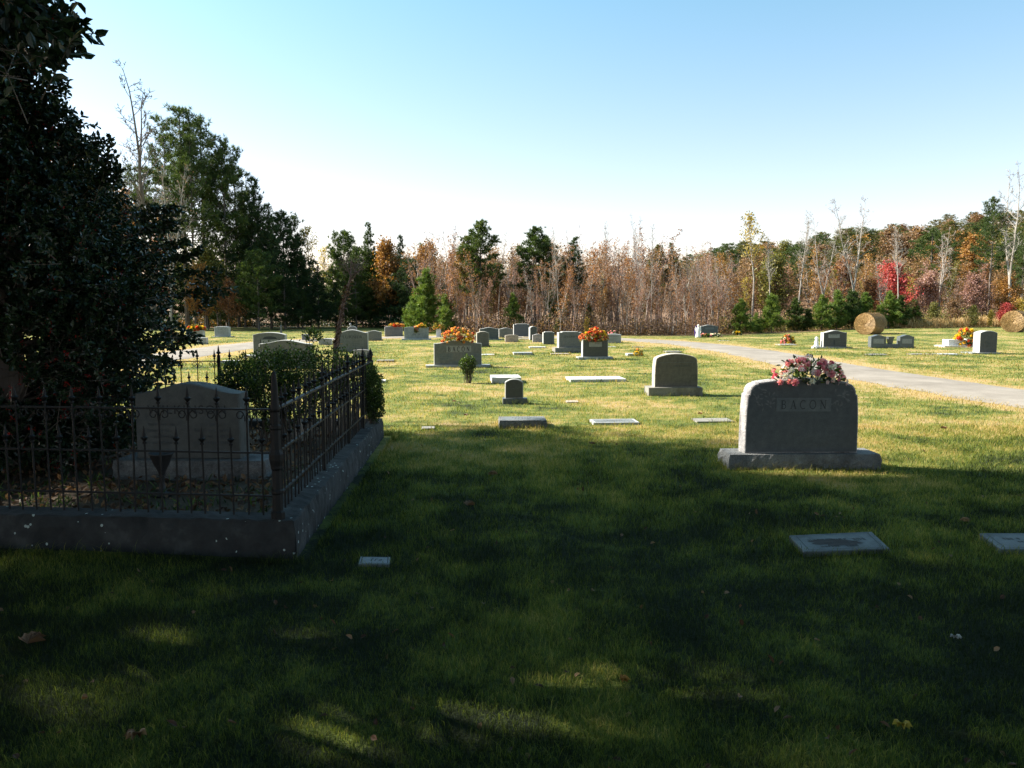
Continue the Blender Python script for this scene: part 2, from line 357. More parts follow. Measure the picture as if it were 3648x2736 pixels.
def road():
    t = np.gradient(RP, axis=0); t = t/np.linalg.norm(t, axis=1)[:, None]; nrm = np.stack([-t[:, 1], t[:, 0]], 1)
    rng = np.random.default_rng(5); cols = [-1, -.9, -.4, 0, .4, .9, 1]; V = []
    for c in cols:
        w = RW*c + (rng.normal(0, .05, len(RP)) if abs(c) == 1 else 0)
        p = RP + nrm*(np.asarray(w)[:, None] if np.ndim(w) else w)
        V.append(np.stack([p[:, 0], p[:, 1], H(p[:, 0], p[:, 1]) + (.004 if abs(c) == 1 else .02 + .012*(1-abs(c)))], -1))
    n = len(RP); k = len(cols); V = np.stack(V, 1).reshape(-1, 3)
    i = np.arange(n-1)[:, None]*k; j = np.arange(k-1)[None, :]
    f = np.stack([i+j, i+j+1, i+k+j+1, i+k+j], -1).reshape(-1, 4)
    tag(put('road', MB().add(V, f).build('road', True), road_m), kind='structure')
road()
FOOT = []     # footprints kept free of grass: (cx, cy, half w, half d, theta)
def foot(cx, cy, w, d, th=0): FOOT.append((cx, cy, w/2, d/2, th))

# ---------------------------------------------------------------- lettering
def arc(cx, cy, rx, ry, a0, a1, n=14): return [(cx+rx*math.cos(R(a)), cy+ry*math.sin(R(a))) for a in np.linspace(a0, a1, n)]
GLYPH = {
 'B': (.62, [([(.13, 0), (.13, 1)], .13), ([(0, .02), (.3, .02)], .045), ([(0, .98), (.3, .98)], .045), ([(.13, .97)]+arc(.27, .75, .24, .22, 90, -90)+[(.13, .53)], .07), ([(.13, .53)]+arc(.29, .28, .28, .26, 90, -90)+[(.13, .02)], .08)]),
 'A': (.74, [([(.12, 0), (.38, 1)], .055), ([(.38, 1), (.66, 0)], .12), ([(.2, .34), (.56, .34)], .05), ([(0, .02), (.24, .02)], .045), ([(.54, .02), (.78, .02)], .045)]),
 'C': (.68, [(arc(.38, .5, .34, .49, 52, 308, 22), .09), ([(.6, .74), (.6, .95)], .05)]),
 'O': (.78, [(arc(.39, .5, .35, .49, 0, 360, 28), .09)]),
 'N': (.8, [([(.13, 0), (.13, 1)], .055), ([(.1, 1), (.66, 0)], .12), ([(.66, 0), (.66, 1)], .055), ([(0, .02), (.26, .02)], .045), ([(0, .98), (.2, .98)], .045), ([(.54, .98), (.8, .98)], .045)])}
def serif_word(word, w, h, parent, loc, mat=letter_m, gap=.45, bold=1.0):
    tot = sum(GLYPH[c][0] for c in word) + gap*(len(word)-1); s = w/tot; x = -w/2; mb = MB()
    for ch in word:
        gw, strokes = GLYPH[ch]
        for pts, wd in strokes:
            p = np.array(pts, float); t = np.gradient(p, axis=0); t = unit(t); nn = np.stack([-t[:, 1], t[:, 0]], 1)*wd*bold/2
            l = p+nn; r_ = p-nn
            V = np.concatenate([np.stack([x+l[:, 0]*s, np.zeros(len(p)), l[:, 1]*h], -1), np.stack([x+r_[:, 0]*s, np.zeros(len(p)), r_[:, 1]*h], -1)])
            n = len(p); i = np.arange(n-1); mb.add(V, np.stack([i, i+n, i+n+1, i+1], -1))
        x += (gw+gap)*s
    put('lettering', mb.build('lettering'), mat, parent, loc)
def text(s, size, parent, loc, rot=(math.pi/2, 0, 0), mat=letter_m, sx=1.0, track=1.15):
    cu = bpy.data.curves.new('lettering', 'FONT'); cu.body = s; cu.size = size; cu.align_x = 'CENTER'; cu.space_character = track; cu.extrude = 0.0
    tmp = bpy.data.objects.new('tmp', cu); C.objects.link(tmp)
    me = bpy.data.meshes.new_from_object(tmp.evaluated_get(bpy.context.evaluated_depsgraph_get())); C.objects.unlink(tmp); bpy.data.objects.remove(tmp)
    me.name = 'lettering'
    me.materials.clear(); o = put('lettering', me, mat, parent, loc, rot); o.scale = (sx, 1, 1); return o

# ---------------------------------------------------------------- gravestones
def outline(kind, w, h):
    x = np.linspace(-1, 1, 25)
    if kind == 'flat': z = 1 - .0*x
    elif kind == 'arc': z = 1 - .10*x**2
    elif kind == 'round': z = 1 - .17*np.abs(x)**2.2
    elif kind == 'serp': z = 1 - .13*(.5-.5*np.cos(np.pi*np.abs(x)))
    elif kind in ('carved', 'shoulder'):
        a_, b_, c_ = (.80, .05, .17) if kind == 'carved' else (.84, .10, .12)
        x0_, z0_ = (.94, .80) if kind == 'carved' else (.965, .77)
        R_ = [(1.0, 0), (1.0, .35), (.99, .6), (.97, .78 if kind == 'carved' else .74)] + [(x0_, z0_)]
        R_ += [(x0_-(x0_-a_)*(1-math.cos(q*math.pi/12)), z0_+(.985-b_-z0_)*math.sin(q*math.pi/12)) for q in range(1, 7)]
        R_ += [(a_, 1-b_)] + [(v, 1-b_*(v/a_)**2) for v in np.linspace(a_*.85, a_*.15, 6)]
        R_ = [(a*w/2, b*h) for a, b in R_]; return R_ + [(0, h)] + [(-a, b) for a, b in R_[::-1]]
    elif kind == 'zz': z = np.where(np.abs(x) < .8, 1-.07*(x/.8)**2, .87-.25*((np.abs(x)-.8)/.2)**2)
    elif kind == 'step': z = np.where(np.abs(x) < .72, 1-.01*x**2, .95)
    top = [(a*w/2, b*h) for a, b in zip(x[::-1], z[::-1])]
    tap = 1.03 if kind in ('carved', 'shoulder') else 1.0
    return [(-w/2*tap, 0), (w/2*tap, 0)] + [(w/2*(1+(tap-1)*.4), h*.45)] + top + [(-w/2*(1+(tap-1)*.4), h*.45)]
def roughbox(w, d, h, amp, rng, nx=40, nz=6, ny=8):
    """block with smooth top and rock-pitched sides"""
    per = [(-w/2+w*i/nx, -d/2) for i in range(nx)] + [(w/2, -d/2+d*i/ny) for i in range(ny)] + [(w/2-w*i/nx, d/2) for i in range(nx)] + [(-w/2, d/2-d*i/ny) for i in range(ny)]
    per = np.array(per); n = len(per); out = unit(np.stack([per[:, 0]/w, per[:, 1]/d], 1)*np.array([1, 1]))
    rings = []
    for q in range(nz+1):
        z = h*q/nz; k = 0 if q == nz else amp*(.35+.65*rng.random(n))*(1 if q < nz-1 else .5)
        p = per + out*(np.asarray(k)[..., None] if np.ndim(k) else 0); rings.append(np.column_stack([p, np.full(n, z)]))
    V = np.concatenate(rings); i = np.arange(nz)[:, None]*n; j = np.arange(n)[None, :]; j2 = (j+1) % n
    f = np.stack([i+j, i+j2, i+n+j2, i+n+j], -1).reshape(-1, 4); mb = MB(); mb.add(V, f); mb.f.append(np.array([list(range(nz*n, (nz+1)*n))])); return mb
NS = [0]
def stone(x0, x1, yt, yb, label, kind='serp', base=None, mat=granite, bmat=None, depth=.2, th=6.0, zoff=0.0, rough=0.0, brough=0.0, group=None, Yf=None):
    """standing stone read off the photograph: face x0..x1, top yt, foot yb (of base if any); base = (bx0, bx1, ytop of base)"""
    NS[0] += 1; rng = np.random.default_rng(100+NS[0])
    g = G((x0+x1)/2, yb, zoff) if Yf is None else None
    if g is None:
        p = P((x0+x1)/2, yt, Yf); g = np.array([p[0], Yf, float(H(p[0], Yf))+zoff])
    th = R(th); bd = depth*1.75
    if base:
        bx0, bx1, bty = base; Yb = g[1]; bw = (P(bx1, bty, Yb)[0]-P(bx0, bty, Yb)[0])/math.cos(th)
        bh = P(x0, bty, Yb)[2]-g[2]; cx = (P(bx0, bty, Yb)[0]+P(bx1, bty, Yb)[0])/2; cy = Yb + bd/2; Yd = Yb+(bd-depth)/2
    else: bh = 0; cy = g[1]+depth/2; Yd = g[1]; cx = g[0]
    w = (P(x1, yt, Yd)[0]-P(x0, yt, Yd)[0])/math.cos(th); h = P(x0, yt, Yd)[2]-g[2]-bh
    dx = (P(x0, yt, Yd)[0]+P(x1, yt, Yd)[0])/2
    if not base: cx = dx
    t = thing('gravestone', label, 'gravestone', (cx, cy, g[2]), th, group)
    mb = MB(); mb.prism(outline(kind, w, h), depth, .006+.004*(depth > .15), 5 if rough else 1, rough, rng)
    fm, sm = FACES.get(mat, (mat, mat)); sm = pitched if rough > .01 else sm; zb = bh-.0015 if bh else -.02
    put('headstone_slab', mb.build('headstone_slab'), sm, t, (dx-cx, 0, zb))
    o_ = outline(kind, w-.03, h-.018); put('shaded_polished_face', MB().prism([(a, max(b, .012)) for a, b in o_], .012, .001).build('shaded_polished_face'), fm, t, (dx-cx, -depth/2+.002, zb+.003))  # front plate takes the shade-darkened stone colour
    if bmat is None: bmat = sm
    if base:
        if brough: bm_ = roughbox(bw, bd, bh+.04, brough, rng, max(12, int(bw/.03)))
        else: bm_ = MB().prism([(-bw/2, 0), (bw/2, 0), (bw/2, bh+.04), (-bw/2, bh+.04)], bd, .006)
        put('base', bm_.build('base'), bmat or mat, t, (0, 0, -.04))
        foot(cx, cy, bw, bd, th)
    else: foot(cx, cy, w, depth, th)
    return t, dict(w=w, h=h, bh=bh, d=depth+.008, dx=dx-cx, cx=cx, cy=cy, z=g[2], bw=bw if base else w, th=th)
def panel(t, i, cx, cz, w, h, mat=panelm, y=None):
    put('inscription_panel', MB().box(-w/2, w/2, -.003, .003, 0, h).build('inscription_panel'), mat, t, (i['dx']+cx, -i['d']/2-.001 if y is None else y, i['bh']+cz))
def lines(t, i, cx, cz, w, n, lh, mat=letter_f, words=None):
    """rows of small worn letters too small to read in the photograph: built as dashes of lettering"""
    rng = np.random.default_rng(int(abs(cx*997)+cz*1000)+7); mb = MB()
    for q in range(n):
        x = -w/2*rng.uniform(.6, 1); xe = -x
        while x < xe:
            lw = lh*rng.uniform(.3, .6)
            if rng.random() < .82: mb.box(x, x+lw*.35, -.001, .001, -q*lh*1.8, -q*lh*1.8+lh*rng.uniform(.6, 1)); mb.box(x, x+lw, -.001, .001, -q*lh*1.8+lh*.4, -q*lh*1.8+lh*.55)
            x += lw*1.5
    put('lettering', mb.build('lettering'), mat, t, (i['dx']+cx, -i['d']/2-.0055, i['bh']+cz))
def slab(corner, label, mat=granite_light, hgt=None, th=6.0, depth=None, group=None, name='grave_marker', inscr=0, roughs=0.0, ybot=None, bevel=0):
    """low block lying in the grass; corner = (x0, x1, y of far top edge, y of near top edge), ybot = y where its near face meets the grass"""
    x0, x1, yfar, ynear = corner; h = .02; yb = ybot or ynear+1
    if ybot:
        for _ in range(4):
            g = G((x0+x1)/2, yb); h = P((x0+x1)/2, ynear, g[1])[2]-g[2]
    g = G((x0+x1)/2, yb); Yn = g[1]; h = max(h, .012)
    gt = G((x0+x1)/2, yfar, h); d = depth or float(np.clip(gt[1]-Yn, .25, .75)); thr = R(th)
    w = (P(x1, ynear, Yn)[0]-P(x0, ynear, Yn)[0])/math.cos(thr)
    t = thing(name, label, 'grave marker', (g[0], Yn+d/2, g[2]), thr, group); rng = np.random.default_rng(int(x0))
    if roughs: m = roughbox(w, d, h+.03, roughs, rng, int(w/.02), 7)
    else: m = MB().prism([(-w/2, 0), (w/2, 0), (w/2, h+.03), (-w/2, h+.03)], d, .005)
    put('slab_block', m.build('slab_block'), mat, t, (0, 0, -.03))
    i = dict(w=w, d=d, h=h, z=g[2])
    if inscr:
        mb = MB(); z = h+.0015
        put('inscription_panel', MB().box(-w*.44, w*.44, -d*.38, d*.38, h-.004, z).build('inscription_panel'), panelm if mat is not marble else marble, t)
        lh = d*.14
        for q in range(inscr):
            x = -w*.3*rng.uniform(.5, 1); xe = -x; y = d*.2-q*lh*1.7
            while x < xe:
                lw = lh*rng.uniform(.35, .6); mb.box(x, x+lw*.35, y-lh*.8, y, z, z+.0012); mb.box(x, x+lw, y-lh*.5, y-lh*.38, z, z+.0012); x += lw*1.6
        put('lettering', mb.build('lettering'), letter_m, t)
    foot(g[0], Yn+d/2, w+.02, d+.02, thr)
    return t, i

# blooms and bouquets
def bloom_mesh(kind):
    rng = np.random.default_rng(3); mb = MB()
    if kind == 'open':
        for ring, (n, tilt, L, Wd) in enumerate(((6, .15, 1, .62), (5, .55, .8, .55), (4, 1.1, .5, .4))):
            a = np.arange(n)*2*math.pi/n + ring*.4 + rng.uniform(-.1, .1, n)
            A = np.stack([np.cos(a)*math.cos(tilt), np.sin(a)*math.cos(tilt), np.full(n, math.sin(tilt))], 1)
            leaves(mb, A*.05, A, np.tile([0, 0, 1.], (n, 1)), L*.5, Wd*.5, rng.random(n), fold=-.2)
    else:
        for ring in range(4):
            n = 6-ring; a = np.arange(n)*2*math.pi/n+ring*.6; tilt = .35+ring*.33
            A = np.stack([np.cos(a)*math.cos(tilt), np.sin(a)*math.cos(tilt), np.full(n, math.sin(tilt))], 1)
            leaves(mb, A*.08*(1-ring*.2), A, np.tile([0, 0, 1.], (n, 1)), .46-.04*ring, .42, rng.random(n), fold=-.5)
    return mb.build('bloom')
BLOOM = {k: bloom_mesh(k) for k in ('open', 'rose')}
def bouquet(loc, rx, ry, rz_, cols, n, size, label, seed=0, fol=box_m, vase=None, spikes=0, name='flower_bouquet', kind='rose', front=0, group=None, drop=.15):
    rng = np.random.default_rng(500+seed); t = thing(name, label, 'flowers', loc, 0, group)
    fb = MB(); m = int(60 + 2200*rx*rz_*2); m = min(m, 420)
    a = rng.uniform(0, 2*math.pi, m); e = np.arcsin(rng.uniform(-drop, 1, m)); rr = rng.uniform(.35, 1.12, m)
    D = np.stack([np.cos(a)*np.cos(e), np.sin(a)*np.cos(e), np.sin(e)], 1); Cn = D*rr[:, None]*np.array([rx, ry, rz_])
    leaves(fb, Cn, unit(D+rng.normal(size=(m, 3))*.5), rdirs(rng, m, .3), size*.85, size*.4, rng.random(m))
    for q in range(10): fb.tube([(0, 0, -.01), Cn[q]*.5+np.array([0, 0, .01]), Cn[q]], .003, 3)
    if spikes:
        for q in range(spikes):
            aa = rng.uniform(.15, math.pi-.15); tip = np.array([math.cos(aa)*rx*1.15, rng.uniform(-.3, .3)*ry, math.sin(aa)*rz_*rng.uniform(1.15, 1.5)])
            pts = np.array([tip*.4, tip*.7, tip]); put('grass_plume', MB().tube(pts, [.004, .008, .003], 5, .8).build('grass_plume'), straw_m, t)
    put('foliage', fb.build('foliage'), fol, t)
    k = 0; pts = []
    while len(pts) < n and k < 6000:
        k += 1; aa = rng.uniform(0, 2*math.pi); ee = math.asin(rng.uniform(-drop, 1)); d = np.array([math.cos(aa)*math.cos(ee), math.sin(aa)*math.cos(ee), math.sin(ee)])
        if d[1] > .45: continue
        p = d*np.array([rx, ry, rz_])*rng.uniform(.78, 1.14)
        if all(np.linalg.norm(p-q) > size*.62*(1 if k < 3000 else .6) for q, _ in pts): pts.append((p, d))
    for q, (p, d) in enumerate(pts):
        c = cols[int(rng.integers(len(cols)))]; v = Vector(d)+Vector((rng.uniform(-.3, .3), -.25, rng.uniform(-.2, .3)))
        kd = kind if kind != 'mixed' else ('open' if c in ('white', 'lilac') else 'rose')
        put('bloom', BLOOM[kd], BL[c], t, p, v.to_track_quat('Z', 'Y').to_euler(), size*rng.uniform(.65, 1.3)*(1.25 if kd == 'rose' else 1.1))
    if vase:
        r, h, vm = vase; put('vase', MB().lathe([(r*.6, -h), (r*.75, -h*.9), (r*.55, -h*.6), (r, 0), (r*.85, .0), (r*.4, -h*.5)], 14).build('vase', True), vm, t)
    return t

# ---------------------------------------------------------------- the burial plot: kerb, iron fence, monument
ZI = .15
FA, FB = np.array([-1.56, 5.2]), np.array([-1.76, 9.9])            # near and far corner posts
FL = np.array([-4.75, 5.49]); FD = np.array([-6.3, 9.95])
def kerb(name, label, poly, z1, seg=24):
    rng = np.random.default_rng(11); mb = MB(); p0, p1, p2, p3 = [np.array(q, float) for q in poly]  # outer a,b then inner b,a
    V = []; nz = 5
    for i in range(seg+1):
        t = i/seg; o = p0+(p1-p0)*t; n_ = p3+(p2-p3)*t; row = []
        od = unit(o-n_)
        for q in range(nz): z = -.05+(z1+.05)*q/(nz-1); k = rng.uniform(-.012, .008) - (.02 if q == nz-1 else 0); row.append((*(o+od*k), z-(.008 if q == nz-1 else 0)))
        row.append((*(o-od*.03+rng.uniform(-.004, .004)), z1+rng.uniform(-.004, .005))); row.append((*(o*.5+n_*.5), z1+rng.uniform(-.006, .006)))
        row.append((*(n_+od*.015), z1)); row.append((*n_, z1-.015)); row.append((*n_, -.05)); V += row
    k = nz+5; i = np.arange(seg)[:, None]*k; j = np.arange(k-1)[None, :]
    mb.add(V, np.stack([i+j, i+k+j, i+k+j+1, i+j+1], -1).reshape(-1, 4)); mb.f.append(np.array([list(range(k))])); mb.f.append(np.array([list(range(seg*k+k-1, seg*k-1, -1))]))
    o = put(name, mb.build(name), concrete); tag(o, label, 'kerb', 'concrete kerbs round the fenced plot'); return o
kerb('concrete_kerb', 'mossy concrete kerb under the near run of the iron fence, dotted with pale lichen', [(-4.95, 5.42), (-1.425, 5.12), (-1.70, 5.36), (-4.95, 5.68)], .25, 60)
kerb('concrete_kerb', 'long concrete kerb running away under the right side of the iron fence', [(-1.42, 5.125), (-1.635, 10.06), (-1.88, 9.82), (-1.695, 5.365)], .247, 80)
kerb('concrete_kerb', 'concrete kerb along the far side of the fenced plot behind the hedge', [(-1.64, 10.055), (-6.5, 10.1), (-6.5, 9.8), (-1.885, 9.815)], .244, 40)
foot(-3.2, 5.42, 3.6, .45, R(-5)); foot(-1.63, 7.6, .38, 5.1, R(2.3)); foot(-4.0, 9.95, 5.0, .35)
plot_poly = [(-4.95, 5.6), (-1.69, 5.3), (-1.87, 9.9), (-6.5, 9.95)]
def in_plot(x, y):
    ins = np.ones(len(x), bool)
    for a in range(4):
        p, q = plot_poly[a], plot_poly[(a+1) % 4]; ins &= ((q[0]-p[0])*(y-p[1])-(q[1]-p[1])*(x-p[0])) > 0
    return ins
soil_m, _nt, _b = newmat('leafy_soil')
_nt.links.new(mix(_nt, noise(_nt, 6, 6, 'World'), (.03, .022, .014), (.13, .09, .055)), _b.inputs['Base Color']); _b.inputs['Roughness'].default_value = 1; bump(_nt, _b, noise(_nt, 30, 5, 'World'), .8, .03)
_g = MB(); _n = 24; _uv = [(a/_n, b/_n) for a in range(_n+1) for b in range(_n+1)]; _r = np.random.default_rng(2)
_q = [np.array(q) for q in plot_poly]
_V = [(*((_q[0]*(1-u)+_q[1]*u)*(1-v)+(_q[3]*(1-u)+_q[2]*u)*v), ZI+_r.uniform(-.015, .02)) for u, v in _uv]
_g.add(_V, [(a*(_n+1)+b, (a+1)*(_n+1)+b, (a+1)*(_n+1)+b+1, a*(_n+1)+b+1) for a in range(_n) for b in range(_n)])
tag(put('plot_ground', _g.build('plot_ground', True), soil_m), kind='structure')

def spear(mb, z, s=1.0):
    """flat spear finial with collar, its neck at height z"""
    mb.lathe([(.007, -.02), (.013, -.015), (.013, -.003), (.008, 0)], 8, (0, 0, z))
    prof = [(.006*s, 0), (.021*s, .018*s), (.024*s, .026*s), (.012*s, .034*s), (.010*s, .05*s), (.0045*s, .085*s), (.001, .105*s)]
    mb.lathe(prof, 8, (0, 0, z)); return mb
def picket_mesh(top, s=1.0, z0=.27): return spear(MB().tube([(0, 0, z0), (0, 0, top)], .0065, 6), top, s).build('picket')
PK_T = picket_mesh(1.025); PK_S = picket_mesh(.755)
def scroll_mesh():
    mb = MB()
    for s in (-1, 1):
        th = np.linspace(0, 1, 18); r = .026*(1-th*.45); a = math.pi/2*0 + th*math.pi*1.55
        pts = [(s*.004, 0, 0), (s*.012, 0, .035)] if False else []
        for q in range(18):
            u = th[q]
            x = s*(.008+.05*(1-math.cos(u*math.pi*.9))/1.9) if u < .6 else None
            if x is None: break
            pts.append((x, 0, -.005-.062*(u/.6)**1.2+.0))
        cx, cz = pts[-1][0]-s*.018, pts[-1][2]+.006
        for b in np.linspace(-20, -250, 12): pts.append((cx+s*.02*math.cos(R(b)), 0, cz+.02*math.sin(R(b))))
        mb.tube(pts, .0042, 5)
    return mb.build('scroll')
def scroll2():
    mb = MB()
    for s in (-1, 1):   # springs from the picket below the rail, curls out and back to a small eye
        pts = [(s*.006, 0, -.075), (s*.008, 0, -.045), (s*.018, 0, -.02), (s*.034, 0, -.008)]
        pts += [(s*(.038+.028*math.cos(R(b))*k), 0, -.037+.028*math.sin(R(b))*k) for b, k in zip(np.linspace(80, -190, 14), np.linspace(1, .55, 14))]
        mb.tube(pts, .0042, 5)
    return mb.build('scroll')
SCR = scroll2()
def fence_run(label, A, B, n, posts=(), rails=((.98, .016), (.69, .011), (.40, .011)), first=0, skip=()):
    A = np.array(A); B = np.array(B); L = np.linalg.norm(B-A); rz = math.atan2(B[1]-A[1], B[0]-A[0]); d = (B-A)/L
    t = thing('iron_fence', label, 'fence', (A[0], A[1], 0), rz, 'iron fence round the plot')
    for z, w in rails: put('rail', MB().box(0, L, -w/2, w/2, z-.006, z+.006).build('rail'), iron, t)
    rng = np.random.default_rng(n)
    for i in range(1, n):
        x = L*i/n; tall = (i+first) % 2 == 0
        o = put('picket', PK_T if tall else PK_S, iron, t, (x, 0, 0), (rng.uniform(-.015, .015), rng.uniform(-.012, .012), rng.uniform(0, 3)))
        if tall and i not in skip: put('scroll', SCR, iron, t, (x, 0, .975))
    for px in posts:
        pb = MB().box(px-.018, px+.018, -.012, .012, .2, 1.06); spear(pb, 1.06, 1.25); pb.v[-1][:, 0] += px; pb.v[-2][:, 0] += px
        put('post', pb.build('post'), iron, t)
    return t
fence_run('near run of rusty iron spear fence crossing in front of the dark family monument', FA, FL, 32, first=0)
fence_run('right run of rusty iron spear fence going away from the tall corner post', FA, FB, 46, posts=(1.62, 2.95, 4.0), first=1, rails=((.98, .034), (.69, .02), (.40, .02)))
fence_run('far run of the iron spear fence, seen against sunlit grass and road', FB, FD, 44, posts=(1.9, 3.8), first=1)
def post(label, x, y, big):
    t = thing('fence_post', label, 'fence post', (x, y, .245), R(2), 'cast iron corner posts'); mb = MB()
    if big:
        s = .027
        prof = [(s*1.75, 0), (s*1.75, .05), (s*1.35, .06), (s*1.3, .17), (s*1.5, .18), (s*1.5, .195), (s*1.25, .205), (s*1.18, .33), (s*1.45, .345), (s*1.45, .36), (s*1.75, .40), (s*1.8, .44), (s*1.3, .47), (s*1.15, .6), (s*1.35, .61), (s*1.35, .63), (s*1.15, .64), (s*1.12, .72), (s*1.3, .735), (s*1.25, .75), (s*.95, .80), (s*.85, .88), (s*.62, .95), (s*.35, .985), (s*.05, .995)]
    else:
        s = .026
        prof = [(s*1.6, 0), (s*1.6, .04), (s*1.1, .06), (s, .70), (s*1.3, .72), (s*1.3, .74), (s*.7, .76), (s*.9, .79), (s*1.25, .82), (s*.9, .85), (s*.35, .88), (s*.05, .91)]
    shaft = [p for p in prof if p[1] <= (.72 if big else .7)]; cap = [p for p in prof if p[1] >= (.72 if big else .7)]
    put('post_shaft', MB().lathe(shaft, 4 if False else 8).build('post_shaft'), iron, t); put('post_cap', MB().lathe(cap, 12).build('post_cap', True), iron, t)
post('tall fluted cast iron post at the near corner of the fence', FA[0], FA[1], True)
post('iron post at the far right corner of the fence beside the clipped bush', FB[0], FB[1], False)

# the monument inside
def plot_stone():
    Y = 6.95; z0 = ZI; xl, xr = P(490, 1600, Y)[0], P(862, 1600, Y)[0]; bl, br = P(408, 1640, Y-.1)[0], P(948, 1640, Y-.1)[0]
    t = thing('gravestone', 'large dark family monument on a rough base behind the near iron fence', 'gravestone', ((bl+br)/2, Y+.1, z0), R(-1))
    w = xr-xl; bh = P(600, 1640, Y-.1)[2]-z0; h = P(600, 1366, Y)[2]-z0-bh; rng = np.random.default_rng(77); dx = (xl+xr)/2-(bl+br)/2
    put('headstone_slab', MB().prism(outline('serp', w, h), .24, .012, 5, .008, rng).build('headstone_slab'), monument_m, t, (dx, 0, bh-.0015))
    put('base', roughbox(br-bl, .44, bh, .02, rng, 50).build('base'), rocky, t)
    text('WILKINSON', .11, t, (dx, -.126, bh+h*.60), sx=1.0, track=1.2, mat=potm); i = dict(dx=dx, d=.24, bh=bh)
    for cx in (-.24, .22): lines(t, i, cx, h*.44, .32, 4, .03)
    foot((bl+br)/2, Y+.1, br-bl, .44)
plot_stone()
_u = thing('garden_urn', 'small black iron urn on a stem in front of the dark family monument', 'urn', (*P(580, 1760, 6.25)[:2], ZI), 0)
put('urn_bowl', MB().lathe([(.02, .16), (.03, .2), (.06, .26), (.085, .33), (.1, .345), (.095, .35), (.07, .335), (.02, .3)], 16).build('urn_bowl', True), potm, _u)
put('urn_stem', MB().lathe([(.07, 0), (.07, .02), (.03, .04), (.02, .1), (.02, .16), (.03, .17)], 12).build('urn_stem', True), potm, _u)

# ---------------------------------------------------------------- gravestones of the near and middle ground
ROWG = 'gravestones in the rows of the cemetery'
# the large stone with the pink flowers
t, i = stone(2657, 3066, 1350, 1672, 'large dark granite headstone with a pale lettered panel, rough base and pink flowers on top', 'carved', (2598, 3136, 1619), granite_blue, rocky, .21, 1, rough=.014, brough=.03)
w, h = i['w'], i['h']
panel(t, i, .01, h*.565, w*.48, h*.18)
serif_word('BACON', w*.40, h*.115, t, (i['dx']+.01, -i['d']/2-.0055, i['bh']+h*.6))
_mb = MB(); _r = np.random.default_rng(4)     # carved sprays in the shoulders
for s in (-1, 1):
    for q in range(26):
        c = np.array([s*(w*.43-_r.uniform(0, .17)*w), 0, h*(.74+_r.uniform(-.14, .14))]); a = _r.uniform(0, 6.28)
        leaves(_mb, c[None], np.array([[math.cos(a), 0, math.sin(a)]]), np.array([[0, -1., .1]]), .045, .018, np.array([.5]), simple=True)
put('carved_spray', _mb.build('carved_spray'), face_grey, t, (i['dx'], -i['d']/2-.003, i['bh']))
top = np.array([P(2868, 1352, i['cy'])[0], i['cy']-.02, i['z']+i['bh']+h*.985])
bouquet(top+np.array([.02, -.02, -.01]), .345, .17, .22, ['pink', 'pink', 'white', 'lilac', 'rose', 'white', 'pink', 'lilac', 'white', 'pink', 'pink', 'lilac'], 72, .062, 'dome of pink, white and rose silk flowers on the large dark headstone', 1, box_m, kind='mixed', drop=.12)
# second large stone, double inscription
t, i = stone(1545, 1714, 1212, 1309, 'wide grey double headstone with orange flowers on top and a small shrub before it', 'serp', (1516, 1745, 1301), granite, granite_light, .2, 7)
w, h = i['w'], i['h']
panel(t, i, .02*w, h*.52, w*.52, h*.26, face_pale); serif_word('BACON', w*.45, h*.19, t, (i['dx']+.02*w, -i['d']/2-.0055, i['bh']+h*.55), potm, .5, 1.7)
for cx in (-.29, .29): panel(t, i, cx*w, h*.2, w*.38, h*.27); lines(t, i, cx*w, h*.41, w*.3, 3, h*.045)
panel(t, i, 0, h*.05, w*.36, h*.1); lines(t, i, 0, h*.09, w*.3, 1, h*.04)
bouquet((P(1630, 1212, i['cy'])[0], i['cy'], i['z']+i['bh']+h*.97), .44, .2, .33, ['orange', 'orange', 'red', 'peach', 'yellow', 'coral'], 60, .075, 'big dome of orange silk flowers with pale grass plumes on the double headstone', 2, lf_olive, spikes=16, drop=.1)
# middle stone with arched top
t, i = stone(2332, 2488, 1259, 1411, 'pale arched granite headstone on a smooth base, ochre stain down its left edge', 'shoulder', (2309, 2503, 1381), weathered, weathered, .24, 2)
put('carved_border', MB().box(-i['w']*.4, i['w']*.4, -.002, .002, i['h']*.72, i['h']*.735).build('carved_border'), granite_dark, t, (i['dx'], -i['d']/2-.001, i['bh'])); lines(t, i, .1, i['h']*.6, i['w']*.5, 1, .05)
# small round-topped tablet
t, i = stone(1799, 1864, 1350, 1440, 'small dark round-topped tablet on a block base in the sunlit grass', 'round', (1790, 1878, 1420), granite_dark, granite_dark, .11, 3)
lines(t, i, 0, i['h']*.7, i['w']*.6, 3, .018)
# the low pieces round them
slab((1778, 1945, 1478, 1498), 'thick rock-pitched granite marker with a mottled top, a dark block in the near grass', rocky, ybot=1526, th=3, depth=.42, roughs=.014, inscr=2)
slab((2110, 2275, 1485, 1505), 'pale grey slant marker with an engraved panel lying level in the near sunlit grass', granite_light, ybot=1514, th=4, depth=.36, inscr=2)
slab((2480, 2615, 1492, 1505), 'brown stained flush marker left of the large dark headstone', weathered, th=3, depth=.35)
slab((1748, 1852, 1332, 1345), 'white topped thick ledger block behind the small round-topped tablet', marble, ybot=1366, th=5)
slab((2026, 2227, 1332, 1351), 'long low white marble ledger in the sunlit grass left of the arched headstone', marble, ybot=1361, th=5, inscr=2)
slab((1500, 1545, 1522, 1530), 'small half buried stone marker near the far corner of the fence', weathered, th=5, depth=.2)
slab((2018, 2062, 1431, 1435), 'thin flush marker nearly lost in grass right of the round-topped tablet', buff, th=3, depth=.25)
slab((1352, 1371, 1350, 1356), 'little pale stone block just right of the clipped bush', marble, ybot=1363, th=3, depth=.3)
